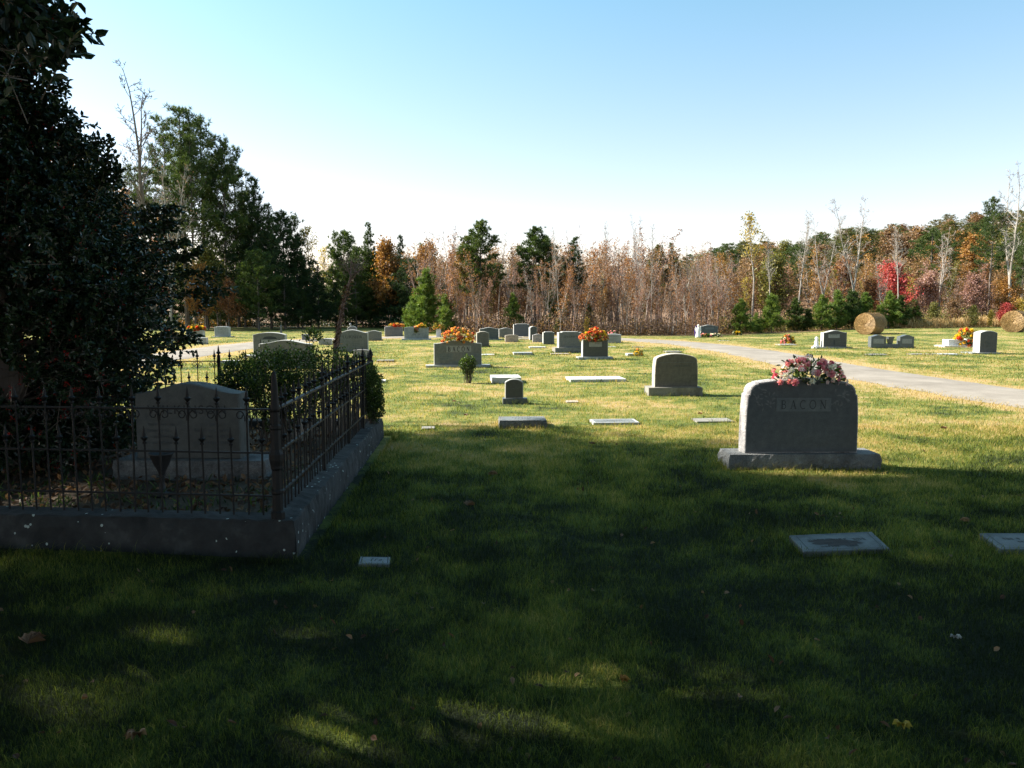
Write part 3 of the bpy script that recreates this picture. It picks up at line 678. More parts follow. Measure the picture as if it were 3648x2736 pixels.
slab((1340, 1400, 1281, 1284), 'dark low marker in dry grass right of the far corner post', weathered, ybot=1291, th=5, depth=.4)
slab((770, 830, 1282, 1289), 'pale low block beyond the far run of the fence', granite_light, ybot=1299, th=5)
slab((445, 492, 1420, 1450), 'pale flat marker glimpsed through the fence below the holly', granite_light, ybot=1454, th=-25, depth=.7)
slab((2371, 2428, 1249, 1252), 'brownish low marker peeking over the arched headstone', weathered, ybot=1257, th=5, depth=.5)
slab((2234, 2289, 1257, 1260), 'small low marker with a yellow sunflower bunch in front of it', granite_light, ybot=1269, th=5, depth=.4)
bouquet(G(2271, 1269)+np.array([0, -.1, .12]), .14, .12, .13, ['yellow', 'orange', 'yellow'], 16, .075, 'round bunch of yellow and orange sunflowers at a low marker', 3, lf_olive, kind='open', drop=.6)
slab((1884, 1943, 1233, 1236), 'pale low marker left of the headstone with the tall dark base', marble, ybot=1241, th=6, depth=.4)
slab((1828, 1895, 1254, 1256), 'dark faced low marker, nearer of the two left of the tall dark base', granite_light, ybot=1265, th=6, depth=.4)
slab((1961, 2027, 1258, 1260), 'thin pale marker at the foot of the headstone with the tall dark base', buff, ybot=1264, th=6, depth=.35)
slab((1716, 1760, 1261, 1263), 'pale flat marker right behind the double headstone', marble, ybot=1267, th=6, depth=.4)
slab((2166, 2196, 1233, 1236), 'greyish flush marker behind the dark headstone with coral flowers', granite_light, th=5, depth=.4)
slab((2250, 2300, 1233, 1237), 'grey flush marker half grown over beside the road', granite_dark, th=5, depth=.4)
# near flat markers in the shade
def flat_marker(pts, label, hgt, word, stain):
    z = hgt; q = [G(px, py, z) for px, py in pts]; tl, tr, br, bl = q; u = (br-bl)[:2]; th = math.atan2(u[1], u[0]); w = np.linalg.norm(u); d = np.linalg.norm((tl-bl)[:2])
    c = (tl+tr+br+bl)/4; t = thing('grave_marker', label, 'grave marker', (c[0], c[1], float(H(c[0], c[1]))), th)
    P4 = [np.array([*(Matrix.Rotation(-th, 2) @ Vector((p[0]-c[0], p[1]-c[1]))), 0]) for p in (bl, br, tr, tl)]
    mb = MB(); V = [(p[0], p[1], -.03) for p in P4]+[(p[0]*1.005, p[1]*1.01, hgt-.006) for p in P4]+[(p[0]*.99, p[1]*.98, hgt) for p in P4]
    mb.add(V, [(3, 2, 1, 0), (0, 1, 5, 4), (1, 2, 6, 5), (2, 3, 7, 6), (3, 0, 4, 7), (4, 5, 9, 8), (5, 6, 10, 9), (6, 7, 11, 10), (7, 4, 8, 11), (8, 9, 10, 11)])
    put('slab_block', mb.build('slab_block'), stain, t)
    br_ = MB()    # incised border line
    for a in range(4):
        p, r_ = P4[a]*.86, P4[(a+1) % 4]*.86; nrm = unit(np.array([-(r_-p)[1], (r_-p)[0], 0]))*.003; zz = np.array([0, 0, hgt+.0015])
        br_.add([p-nrm+zz, r_-nrm+zz, r_+nrm+zz, p+nrm+zz], [(0, 1, 2, 3)])
    put('border_line', br_.build('border_line'), letter_m, t)
    wb = MB(); rng = np.random.default_rng(int(pts[0][0])); zz = hgt+.0015
    for q, (nl, lh, x0) in enumerate(word):
        x = -w*x0
        for _ch in range(nl):
            lw = lh*rng.uniform(.4, .65); y = d*.16-q*d*.2
            if rng.random() < .85: wb.box(x, x+lw*.25, y-lh, y, zz, zz+.001); wb.box(x, x+lw*.8, y-lh*(.1+.5*rng.random()), y-lh*.02, zz+.001, zz+.002) if rng.random() < .4 else wb.box(x+lw*.55, x+lw*.8, y-lh, y, zz, zz+.001)
            x += lw*1.35
    if word: put('lettering', wb.build('lettering'), letter_m, t)
    foot(c[0], c[1], w+.03, d+.03, th); return t
granite_stain = stonemat('stained_flat_granite', (.11, .125, .132), .2, .7, stain=.95, stainc=(.03, .028, .025), sc=.6)
flat_marker([(2812, 1908), (3105, 1895), (3170, 1953), (2863, 1967)], 'bluish flat granite marker with a dark stain across its lettering, in the shade', .035, [(13, .045, .33), (9, .035, .2), (12, .035, .3)], granite_stain)
_fm = [o for o in C.objects if o.get('label', '').startswith('bluish flat granite')][0]; _r = np.random.default_rng(12)
_o = [(-.03+.19*math.cos(a)*k-.04*math.sin(a), -.02+.085*math.sin(a)*k, .0375) for a, k in zip(np.linspace(0, 6.28, 40)[:-1], _r.uniform(.72, 1.05, 39))]
_sb = MB(); _sb.add(_o, [list(range(39))]); _stm = plain('dark_water_stain', (.035, .03, .028), .9); put('stain', _sb.build('stain'), _stm, _fm)
flat_marker([(3489, 1900), (3790, 1896), (3870, 1953), (3565, 1955)], 'clean bluish flat granite marker cut by the right edge of the photo', .04, [(7, .04, .3), (5, .03, .2)], granite_stain)
flat_marker([(1285, 1982), (1390, 1983), (1388, 2010), (1277, 2009)], 'small pale footstone with a raised rim near the kerb corner', .02, [(3, .04, .12)], granite_blue)

# ---------------------------------------------------------------- the far rows
def S(*a, **k):
    k.setdefault('group', ROWG); t, i = stone(*a, **k)
    if not any(q in a[4] for q in ('lettered', 'cartouche', 'near-black', 'ornaments', 'right of the road', 'sliver')) and i['w'] > .45:
        lines(t, i, 0, i['h']*.68, i['w']*.55, 1, i['h']*.11); lines(t, i, 0, i['h']*.45, i['w']*.5, 3, i['h']*.05)
    return t, i
t, i = S(662, 724, 1175, 1219, 'grey headstone with an orange flower spray on top, beyond the left road', 'flat', None, granite_light, th=-4, depth=.25)
bouquet((i['cx'], i['cy'], i['z']+i['h']*.98), .42, .16, .2, ['orange', 'yellow', 'red'], 18, .13, 'orange and yellow flower spray on the headstone beyond the left road', 4, lf_olive, drop=0)
S(702, 736, 1201, 1227, 'small low pale headstone in front of the one with the orange spray', 'flat', None, granite_light, th=-4, depth=.2)
t, i = S(763, 815, 1163, 1202, 'pale headstone on a wide base standing alone past the left road', 'step', (752, 826, 1199), granite_light, None, .3, -4)
t, i = S(600, 628, 1193, 1216, 'pale low headstone half hidden behind the holly with pink flowers', 'flat', None, granite_light, th=-4, depth=.2)
bouquet((i['cx']-.15, i['cy'], i['z']+i['h']*.98), .2, .12, .18, ['coral', 'pink'], 10, .12, 'small pink flower spray at the edge of the holly', 5, lf_olive, drop=0)
t, i = S(900, 1013, 1184, 1277, 'tall grey headstone with a dark carved cartouche, beyond the hedge', 'arc', (866, 1030, 1266), granite, granite_light, .3, 4)
_w, _h = i['w'], i['h']; _o = [(a*_w*.31, b*_h) for a, b in ((-1, .34), (1, .34), (.98, .68), (.7, .72), (.55, .80), (0, .83), (-.55, .80), (-.7, .72), (-.98, .68))]
put('carved_cartouche', MB().prism(_o, .006, .001).build('carved_cartouche'), letter_m, t, (i['dx']+.03, -i['d']/2-.001, i['bh']))
put('carved_cartouche', MB().prism([(a*.88, b) for a, b in _o[:2]]+[(_w*.27, _h*.66), (-_w*.27, _h*.66)], .009, .001).build('carved_cartouche'), granite, t, (i['dx']+.03, -i['d']/2-.0015, i['bh']+.02))
S(922, 1105, 1209, 1312, 'broad low serpentine headstone right behind the hedge', 'serp', None, granite, th=3, depth=.3)
_g2 = G(1002, 1197); tag(put('obelisk', MB().lathe([(.12, 0), (.12, .15), (.085, .16), (.065, .58), (.03, .64), (.005, .66)], 4, sq=True).build('obelisk'), granite_dark, None, _g2, (0, 0, .1)), 'thin pointed obelisk behind the headstone with the carved cartouche', 'obelisk')
S(1074, 1100, 1189, 1213, 'small plain headstone left of the tall leafy sprig', 'flat', None, granite, th=4, depth=.2)
S(1134, 1180, 1204, 1229, 'low pale stone with a mottled slanting face right of the leafy sprig', 'arc', None, granite_light, th=4, depth=.25)
t, i = S(1197, 1308, 1173, 1254, 'broad grey headstone with worn lettering and a raised centre, beyond the hedge corner', 'serp', None, granite, None, .26, 5, rough=.006)
text('TURNER', i['h']*.17, t, (i['dx'], -i['d']/2-.004, i['bh']+i['h']*.6), sx=1.25)
S(1256, 1314, 1243, 1275, 'small light headstone with an arched top between the fence spears', 'arc', None, pinkish, th=3, depth=.15)
_t2, _i2 = S(1237, 1270, 1160, 1205, 'headstone with a swelling top rising behind the broad lettered one', 'round', None, granite, th=5, depth=.2)
put('finial_ball', MB().lathe([(.02, 0), (.05, .03), (.06, .07), (.05, .11), (.01, .14)], 10).build('finial_ball', True), granite, _t2, (-.1, 0, _i2['h']*.99))
S(1303, 1358, 1176, 1214, 'grey headstone with a gently curved top just right of the broad lettered one', 'serp', None, granite, th=5, depth=.2)
t, i = S(1370, 1433, 1160, 1199, 'grey headstone with an orange cluster on its top, nearest the dark pines', 'arc', None, granite, th=6, depth=.2, rough=.01)
lines(t, i, 0, i['h']*.55, i['w']*.6, 1, .1)
bouquet((i['cx']+.15, i['cy'], i['z']+i['h']*.97), .4, .15, .1, ['orange', 'red'], 12, .13, 'flat orange and red cluster on the headstone nearest the dark pines', 6, lf_olive, drop=0)
# double stone with a notch
g = G(1483, 1211); _Y = g[1]; _w = P(1527, 1200, _Y)[0]-P(1440, 1200, _Y)[0]; _h = P(1483, 1165, _Y)[2]-g[2]
t = thing('gravestone', 'double headstone with a square notch cut between its two raised halves', 'gravestone', (g[0], _Y+.12, g[2]), R(6), ROWG)
_o = [(-.5, 0), (.5, 0), (.5, .97), (.33, 1), (.09, 1), (.09, .6), (-.1, .6), (-.1, 1), (-.33, 1), (-.5, .97)]
for nm, oo in (('headstone_slab', [(-.5, .6), (-.1, .6), (-.1, 1), (-.35, 1.0), (-.5, .95)]), ('headstone_slab', [(.09, .6), (.5, .6), (.5, .95), (.35, 1.0), (.09, 1)]), ('headstone_slab', [(-.5, 0), (.5, 0), (.5, .6), (-.5, .6)])):
    put(nm, MB().prism([(a*_w, b*_h) for a, b in oo], .2, .006).build(nm), granite, t)
put('base', MB().box(-_w*.6, _w*.6, -.17, .17, -.03, .07).build('base'), granite_light, t); lines(t, dict(dx=0, d=.2, bh=0), 0, _h*.35, _w*.35, 1, .1)
bouquet((g[0]+.0, _Y+.12, g[2]+_h*.6), .12, .1, .3, ['pink', 'lilac'], 7, .12, 'pink blooms standing in the notch of the double headstone', 7, lf_olive, drop=0)
bouquet((g[0]+.27, _Y+.12, g[2]+_h*.98), .22, .12, .14, ['yellow', 'orange'], 10, .12, 'yellow-orange blooms on the right half of the notched double headstone', 8, lf_olive, drop=0)
# pillar vase
g = G(1563, 1201); t = thing('vase_pillar', 'white square stone pillar carrying a bunch of orange sunflowers', 'vase pillar', g, R(6))
put('pillar', MB().lathe([(.2, 0), (.19, .35), (.17, .36), (.16, .50)], 4, sq=True).build('pillar'), marble, t)
bouquet(g+np.array([0, 0, .52]), .27, .24, .2, ['orange', 'orange', 'yellow'], 14, .14, 'orange sunflowers with dark centres topping the white pillar', 9, lf_olive, kind='open', drop=.2)
S(1697, 1741, 1179, 1236, 'narrow upright headstone with a dark stained foot right behind the double headstone', 'arc', None, weathered, th=6, depth=.3)
S(1689, 1700, 1194, 1215, 'sliver of a pale small headstone behind the narrow stained one', 'flat', None, buff, th=6, depth=.2)
t, i = S(1708, 1776, 1166, 1211, 'bluish serpentine headstone with a wide base, left of a matching paler one', 'serp', (1700, 1790, 1208), granite_blue, th=6, depth=.2)
S(1777, 1826, 1166, 1203, 'low serpentine headstone set just right of the bluish one', 'serp', None, granite, th=6, depth=.2)
S(1799, 1846, 1191, 1219, 'small sandy-buff headstone with clipped corners', 'arc', None, buff, th=6, depth=.2)
t, i = S(1829, 1885, 1152, 1200, 'tall grey headstone with stepped shoulders, farthest in the middle group', 'step', None, granite_blue, th=6, depth=.25)
slab((1863, 1886, 1197, 1199), 'tiny cream kerbstone under the stepped headstone', buff, ybot=1203, th=6, depth=.3)
slab((1846, 1882, 1203, 1206), 'light flat marker left of the slim dark headstone', granite_light, ybot=1210, th=6, depth=.3)
S(1886, 1911, 1161, 1212, 'slim dark upright headstone mottled with lichen', 'arc', None, granite_dark, th=12, depth=.3)
S(1897, 1934, 1188, 1219, 'small pinkish headstone with a wavy top beside the slim dark one', 'serp', None, pinkish, th=6, depth=.2)
t, i = S(1934, 1974, 1180, 1227, 'blue-grey tablet with shoulders and a low pointed arch', 'step', None, granite_blue, th=8, depth=.22)
t, i = S(1988, 2071, 1181, 1257, 'grey lettered headstone on a tall dark mossy base', 'step', (1973, 2085, 1239), granite, weathered, .3, 10)
text('OVERBY', i['h']*.17, t, (i['dx'], -i['d']/2-.004, i['bh']+i['h']*.62), sx=1.25)
t, i = S(2074, 2166, 1209, 1281, 'near-black granite headstone with a coral bouquet on its head', 'flat', (2057, 2181, 1272), granite_dark, granite_light, .22, 7)
panel(t, i, 0, i['h']*.58, i['w']*.5, i['h']*.26, granite); lines(t, i, 0, i['h']*.72, i['w']*.42, 1, .07)
bouquet((P(2116, 1209, i['cy'])[0], i['cy'], i['z']+i['bh']+i['h']*.98), .42, .2, .32, ['coral', 'coral', 'peach', 'red', 'yellow'], 48, .1, 'mound of coral and peach silk roses on the near-black headstone', 10, lf_olive, drop=.1)
t, i = S(2156, 2214, 1188, 1223, 'wide slanted headstone with a pale face and a dark foot, behind pink flowers', 'arc', None, granite_light, th=-8, depth=.3)
bouquet(G(2179, 1220)+np.array([0, -.15, .3]), .2, .15, .25, ['pink', 'white', 'pink'], 16, .11, 'pink and white flowers standing in a green vase before the wide pale headstone', 11, lf_green, drop=.3, vase=(.08, .2, BL['yellow'] if False else pine_g))

# right of the road
t, i = S(2496, 2558, 1157, 1197, 'grey double headstone at the wood edge hung with ornaments on both sides', 'serp', (2490, 2566, 1194), granite_blue, th=5, depth=.2)
panel(t, i, 0, i['h']*.55, i['w']*.5, i['h']*.22); lines(t, i, 0, i['h']*.7, i['w']*.4, 1, .09)
t2 = thing('angel_statue', 'small white robed angel figure standing left of the ornamented headstone', 'statue', G(2487, 1203), 0)
put('robe', MB().lathe([(.17, 0), (.15, .1), (.1, .35), (.11, .5), (.05, .58), (.03, .6)], 12).build('robe', True), white_m, t2)
put('head', MB().lathe([(.02, .58), (.05, .61), (.062, .66), (.05, .71), (.01, .735)], 12).build('head', True), white_m, t2)
for s in (-1, 1): put('wing', MB().prism([(0, .3), (s*.1, .28), (s*.18, .45), (s*.15, .62), (s*.04, .5)][::1 if s > 0 else -1], .02, .002).build('wing'), white_m, t2, (0, .07, 0))
tag(put('cloth_banner', MB().prism([(-.05, 0), (.06, 0), (.09, .3), (.04, .62), (-.03, .6), (-.09, .3)], .03, .004).build('cloth_banner'), purple_m, None, G(2482, 1200)+np.array([0, .25, 0])), 'purple cloth hanging behind the white angel figure', 'cloth')
bouquet(G(2510, 1202)+np.array([0, 0, .05]), .35, .2, .12, ['pink', 'peach', 'coral'], 14, .12, 'low pink flowers laid at the left foot of the ornamented headstone', 12, lf_green, drop=0)
bouquet(G(2545, 1201)+np.array([0, 0, .05]), .4, .2, .12, ['white', 'white', 'lilac'], 18, .13, 'white flowers heaped at the right foot of the ornamented headstone', 13, lf_green, drop=0)
for px, s in ((2616, 1), (2625, 0), (2635, 2)):
    bouquet(G(px, 1197)+np.array([0, 0, .12]), .09, .08, .16, ['yellow', 'white'] if s else ['yellow'], 6, .1, ['little yellow flower tuft, the middle of three at the wood edge', 'little white and yellow flower tuft, left of three at the wood edge', 'little white and yellow flower tuft, right of three at the wood edge'][s], 14+s, lf_green, drop=.2)
slab((2562, 2600, 1212, 1214), 'thin pale flush marker between road and ornamented headstone', granite_light, th=5, depth=.3)
slab((2775, 2838, 1223, 1227), 'low pale marker carrying a small red and yellow bunch beside the road', granite_light, ybot=1231, th=5, depth=.5)
bouquet(G(2808, 1229)+np.array([.02, .1, .1]), .28, .15, .3, ['coral', 'yellow', 'pink', 'white'], 20, .1, 'loose red, yellow and white bunch on the low marker beside the road', 18, lf_olive, drop=.1)
t, i = S(2935, 3018, 1177, 1242, 'dark double headstone with a serpentine top and lettered panel, right of the road', 'serp', (2910, 3034, 1237), granite_dark, granite, .34, -1)
panel(t, i, -.05, i['h']*.55, i['w']*.48, i['h']*.22, granite); lines(t, i, -.05, i['h']*.68, i['w']*.42, 1, .11)
put('carved_cross', MB().box(-.03, .03, -.002, .002, .08, i['h']*.42).build('carved_cross'), letter_m, t, (i['dx']-.03, -i['d']/2-.001, i['bh']))
for cx in (-.3, .28): lines(t, i, cx*i['w'], i['h']*.3, i['w']*.3, 2, .05)
t2 = thing('ornament', 'small white seated figurine on the left end of the dark double headstone\'s base', 'figurine', G(2912, 1241)+np.array([0, .12, .05]), 0)
put('figure', MB().lathe([(.12, 0), (.13, .05), (.07, .1), (.09, .2), (.05, .27), (.07, .33), (.05, .39), (.01, .41)], 12).build('figure', True), white_m, t2)
put('plinth', MB().box(-.16, .16, -.12, .12, -.05, .0).build('plinth'), white_m, t2)
# double stone with vase in the middle
g = G(3180, 1241); _Y = g[1]; X = lambda px: P(px, 1240, _Y)[0]-g[0]; Z = lambda py: P(3180, py, _Y)[2]-g[2]
t = thing('gravestone', 'twin dark headstones joined by a low bridge with a stone vase between them', 'gravestone', (g[0], _Y+.15, g[2]), R(-1), ROWG)
for a, b in ((3103, 3156), (3205, 3255)):
    ww = X(b)-X(a); put('headstone_slab', MB().prism(outline('serp', ww, Z(1192)), .3, .008).build('headstone_slab'), granite_dark, t, ((X(a)+X(b))/2, 0, -.01))
    put('inscription_panel', MB().box(-ww*.35, ww*.35, -.003, .003, Z(1224), Z(1207)).build('inscription_panel'), granite, t, ((X(a)+X(b))/2, -.151, 0))
put('bridge', MB().box(X(3155)-.01, X(3206)+.01, -.14, .14, -.02, Z(1226)).build('bridge'), granite_dark, t)
put('vase', MB().lathe([(X(3188)-X(3180), Z(1227)), ((X(3194)-X(3180)), Z(1203)), ((X(3196)-X(3180)), Z(1202)), ((X(3196)-X(3180)), Z(1200))], 4, sq=True).build('vase'), granite_dark, t, (X(3176), 0, 0))
foot(g[0], _Y+.15, X(3256)-X(3098), .32)
slab((3100, 3168, 1259, 1263), 'dark flush marker below the twin headstones, left of three', weathered, th=-1, depth=.5, ybot=1266)
slab((3250, 3325, 1257, 1262), 'dark flush marker, middle of the three in the dry grass on the right', weathered, th=-1, depth=.5, ybot=1265)
slab((3346, 3428, 1255, 1262), 'pale mottled flat marker, right of the three in the dry grass', granite_light, th=-1, depth=.6, ybot=1264)
t, i = S(3380, 3440, 1210, 1238, 'long low white fronted headstone on a base with a vase of yellow flowers', 'flat', (3366, 3478, 1232), marble, marble, .5, -1)
bouquet(np.array([P(3440, 1215, i['cy']-.1)[0], i['cy']-.15, i['z']+i['bh']+i['h']*1.15]), .4, .3, .42, ['yellow', 'orange', 'yellow', 'coral', 'red'], 50, .12, 'tall bouquet of yellow and orange flowers in a white vase on the long low headstone', 19, lf_olive, vase=(.1, .35, white_m), drop=.9)
t, i = S(3451, 3480, 1210, 1236, 'low blue-black stone block beside the white vase of yellow flowers', 'flat', None, granite_blue, th=-1, depth=.4)
t, i = S(3493, 3555, 1178, 1262, 'tall dark headstone with an arched top at the far right before the hay bale', 'arc', (3463, 3572, 1257), granite_dark, granite, .42, 0)

# shrub in the grass by the double headstone
def shrub(name, label, blobs, mat, n, L, stems, loc, stem_m=bark, group=None, seed=0, simple=False, stem_h=None):
    rng = np.random.default_rng(900+seed); t = thing(name, label, 'shrub', loc, 0, group); mb = MB(); V = sum(b[3]*b[4]*b[5] for b in blobs)
    for cx, cy, cz, rx, ry, rz_ in [b[:6] for b in blobs]:
        k = int(n*rx*ry*rz_/V); d = rdirs(rng, k); bump_ = 1+.28*np.sin(d[:, 0]*7+cx*9+seed)*np.sin(d[:, 2]*6+1)+rng.normal(0, .05, k)
        rr = (rng.uniform(.35, 1, k)**.45)*bump_; Cn = np.array([cx, cy, cz])+d*rr[:, None]*np.array([rx, ry, rz_])
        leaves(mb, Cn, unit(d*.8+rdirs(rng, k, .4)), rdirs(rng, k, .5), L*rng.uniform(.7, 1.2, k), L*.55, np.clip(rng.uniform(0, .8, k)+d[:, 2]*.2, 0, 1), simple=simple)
    put('foliage', mb.build('foliage'), mat, t); sb = MB()
    for q in range(stems):
        b = blobs[int(rng.integers(len(blobs)))]; a = rng.uniform(0, 6.28); e = np.array([b[0]+b[3]*.6*math.cos(a), b[1]+b[4]*.6*math.sin(a), b[2]+b[5]*rng.uniform(-.2, .7)])
        s0 = np.array([b[0]*.55+rng.uniform(-.5, .5)*b[3]*.5, b[1]*.55+rng.uniform(-.3, .3)*b[4]*.6, 0]); m_ = (s0+e)/2+rng.normal(0, .03, 3)
        sb.tube([s0, m_, e], [.009, .007, .003], 5)
    put('stems', sb.build('stems'), stem_m, t); return t
g = G(1666, 1365)
shrub('boxwood_shrub', 'small vase-shaped boxwood in the sunlit grass before the double headstone', [(0, 0, .36, .15, .15, .2), (-.1, 0, .42, .09, .1, .14), (.1, 0, .42, .1, .1, .14), (-.02, 0, .52, .06, .06, .12), (.1, 0, .5, .05, .05, .1), (0, 0, .2, .08, .08, .14)], box_m, 2600, .03, 14, g, seed=1)
# boxwoods inside the plot
def pl(px, Y): return P(px, 1300, Y)[0]
def zt(py, Y): return P(0, py, Y)[2]
BG = 'boxwood bushes inside the fence'
for sd, (px, Y, rx, z0, ytop, lab, ns) in enumerate([
    (862, 9.0, .24, .52, 1272, 'rounded dark boxwood at the left end of the hedge inside the fence', 10),
    (965, 8.7, .27, .36, 1238, 'lit leafy boxwood second from the left inside the fence', 16),
    (1062, 8.8, .30, .34, 1226, 'tallest leafy boxwood in the middle of the hedge inside the fence', 20),
    (1185, 9.2, .24, .50, 1226, 'thin twiggy boxwood around the foot of the dead sapling', 26),
    (1245, 9.3, .17, .52, 1246, 'sparse boxwood behind the right run of the fence', 20)]):
    z1 = zt(ytop, Y); zc = (z0+z1)/2; rz_ = (z1-z0)/2; r_ = rx
    dens = 4200 if sd < 3 else 1500
    shrub('boxwood_shrub', lab, [(0, 0, zc-ZI, r_, r_*1.1, rz_), (-r_*.55, -.05, zc+rz_*.25-ZI, r_*.55, r_*.6, rz_*.6), (r_*.5, .05, zc+rz_*.35-ZI, r_*.55, r_*.6, rz_*.6), (r_*.1, -.1, zc-rz_*.3-ZI, r_*.8, r_*.8, rz_*.6)], box_m, dens, .03, ns, (pl(px, Y), Y, ZI), bark_pale if sd > 1 else bark, BG, 20+sd)
shrub('boxwood_shrub', 'narrow clipped boxwood column spilling over the kerb at the far corner of the fence', [(0, 0, .38, .135, .2, .26), (.02, 0, .2, .12, .18, .18), (-.03, 0, .58, .10, .16, .14)], box_m, 7000, .024, 12, (pl(1322, 9.6), 9.6, .25), bark, BG, 31)
# leafy sprig shooting up from the hedge
Y = 9.0; t = thing('sapling', 'thin pale-leaved sprig shooting above the middle of the hedge', 'sapling', (pl(1112, Y), Y, ZI), 0); rng = np.random.default_rng(41)
mb = MB(); lb = MB(); zs = zt(1165, Y)-ZI
for q, (dx, dz) in enumerate(((-.02, 1), (.03, .93), (.06, .85), (-.05, .9), (.0, .75))):
    dx *= 1.1; pts = np.array([(-.04+q*.012, 0, .0), (-.02+dx*.5, 0, zs*.5*dz), (dx, 0, zs*dz)]); mb.tube(pts, [.008, .006, .003], 5)
for zc, r_, n_ in ((zs*.93, .11, 190), (zs*.70, .09, 90), (zs*.8, .04, 20)):
    d = rdirs(rng, n_); Cn = d*rng.uniform(.2, 1, n_)[:, None]*np.array([r_, r_, r_*.8])+np.array([.02 if zc > zs*.75 else .07, 0, zc]); leaves(lb, Cn, unit(d+rdirs(rng, n_, .8)), rdirs(rng, n_), .035, .02, rng.uniform(.5, 1, n_))
put('stems', mb.build('stems'), bark_pale, t); put('foliage', lb.build('foliage'), box_m, t)
# dead leaning sapling wrapped in dry vine
Y = 9.4; t = thing('dead_sapling', 'dead leaning sapling wrapped in dry vine, rising from the hedge with a bare twiggy head', 'dead sapling', (pl(1183, Y), Y, ZI), 0); rng = np.random.default_rng(42)
def q_(px, py): p = P(px, py, Y); return np.array([p[0]-pl(1183, Y), 0, p[2]-ZI])
trk = np.array([np.array([0, 0, 0.]), q_(1196, 1240), q_(1207, 1170), q_(1222, 1085), q_(1240, 1020), q_(1250, 985)]); mb = MB(); mb.tube(trk, [.034, .029, .024, .019, .014, .011], 7)
br = MB()
for a in ([q_(1250, 985), q_(1248, 955), q_(1252, 915)], [q_(1250, 985), q_(1268, 970), q_(1292, 955)], [q_(1242, 1010), q_(1262, 985), q_(1285, 960)], [q_(1232, 1055), q_(1255, 1045), q_(1278, 1042)], [q_(1250, 985), q_(1238, 960), q_(1228, 935)], [q_(1212, 1130), q_(1222, 1118), q_(1210, 1090)], [q_(1222, 1100), q_(1235, 1098), q_(1240, 1112)]):
    put('branch', MB().tube(a, [.010, .007, .003], 5).build('branch'), bark_rust, t)
for k in range(95):
    c = q_(rng.uniform(1215, 1295), rng.uniform(912, 975)); c[1] = rng.uniform(-.12, .12); a = unit(rng.normal(size=3)*.5+np.array([0, 0, .5])); br.tube([c-a*.07, c+rng.normal(0, .01, 3), c+a*.08], [.0022, .0018, .001], 3, cap=False)
put('trunk', mb.build('trunk'), bark_rust, t); put('twigs', br.build('twigs'), bark_rust, t)
vb = MB(); n_ = 230; u = rng.random(n_)**1.3*4.2; i0 = u.astype(int); f_ = u-i0; pc = trk[i0]*(1-f_)[:, None]+trk[i0+1]*f_[:, None]; d = rdirs(rng, n_)
leaves(vb, pc+d*np.array([.03, .03, .02])*rng.uniform(.4, 1.3, n_)[:, None], rdirs(rng, n_, -.4), d, .05*rng.uniform(.6, 1.2, n_), .022, rng.random(n_))
for k in range(3):
    ph = k*2.1; pts = [trk[int(a)]*(1-a % 1)+trk[min(5, int(a)+1)]*(a % 1)+np.array([.035*math.cos(a*9+ph), .035*math.sin(a*9+ph), 0]) for a in np.linspace(0, 4, 46)]; vb.tube(pts, .004, 4, .3)
put('dry_vine', vb.build('dry_vine'), dead_m, t)

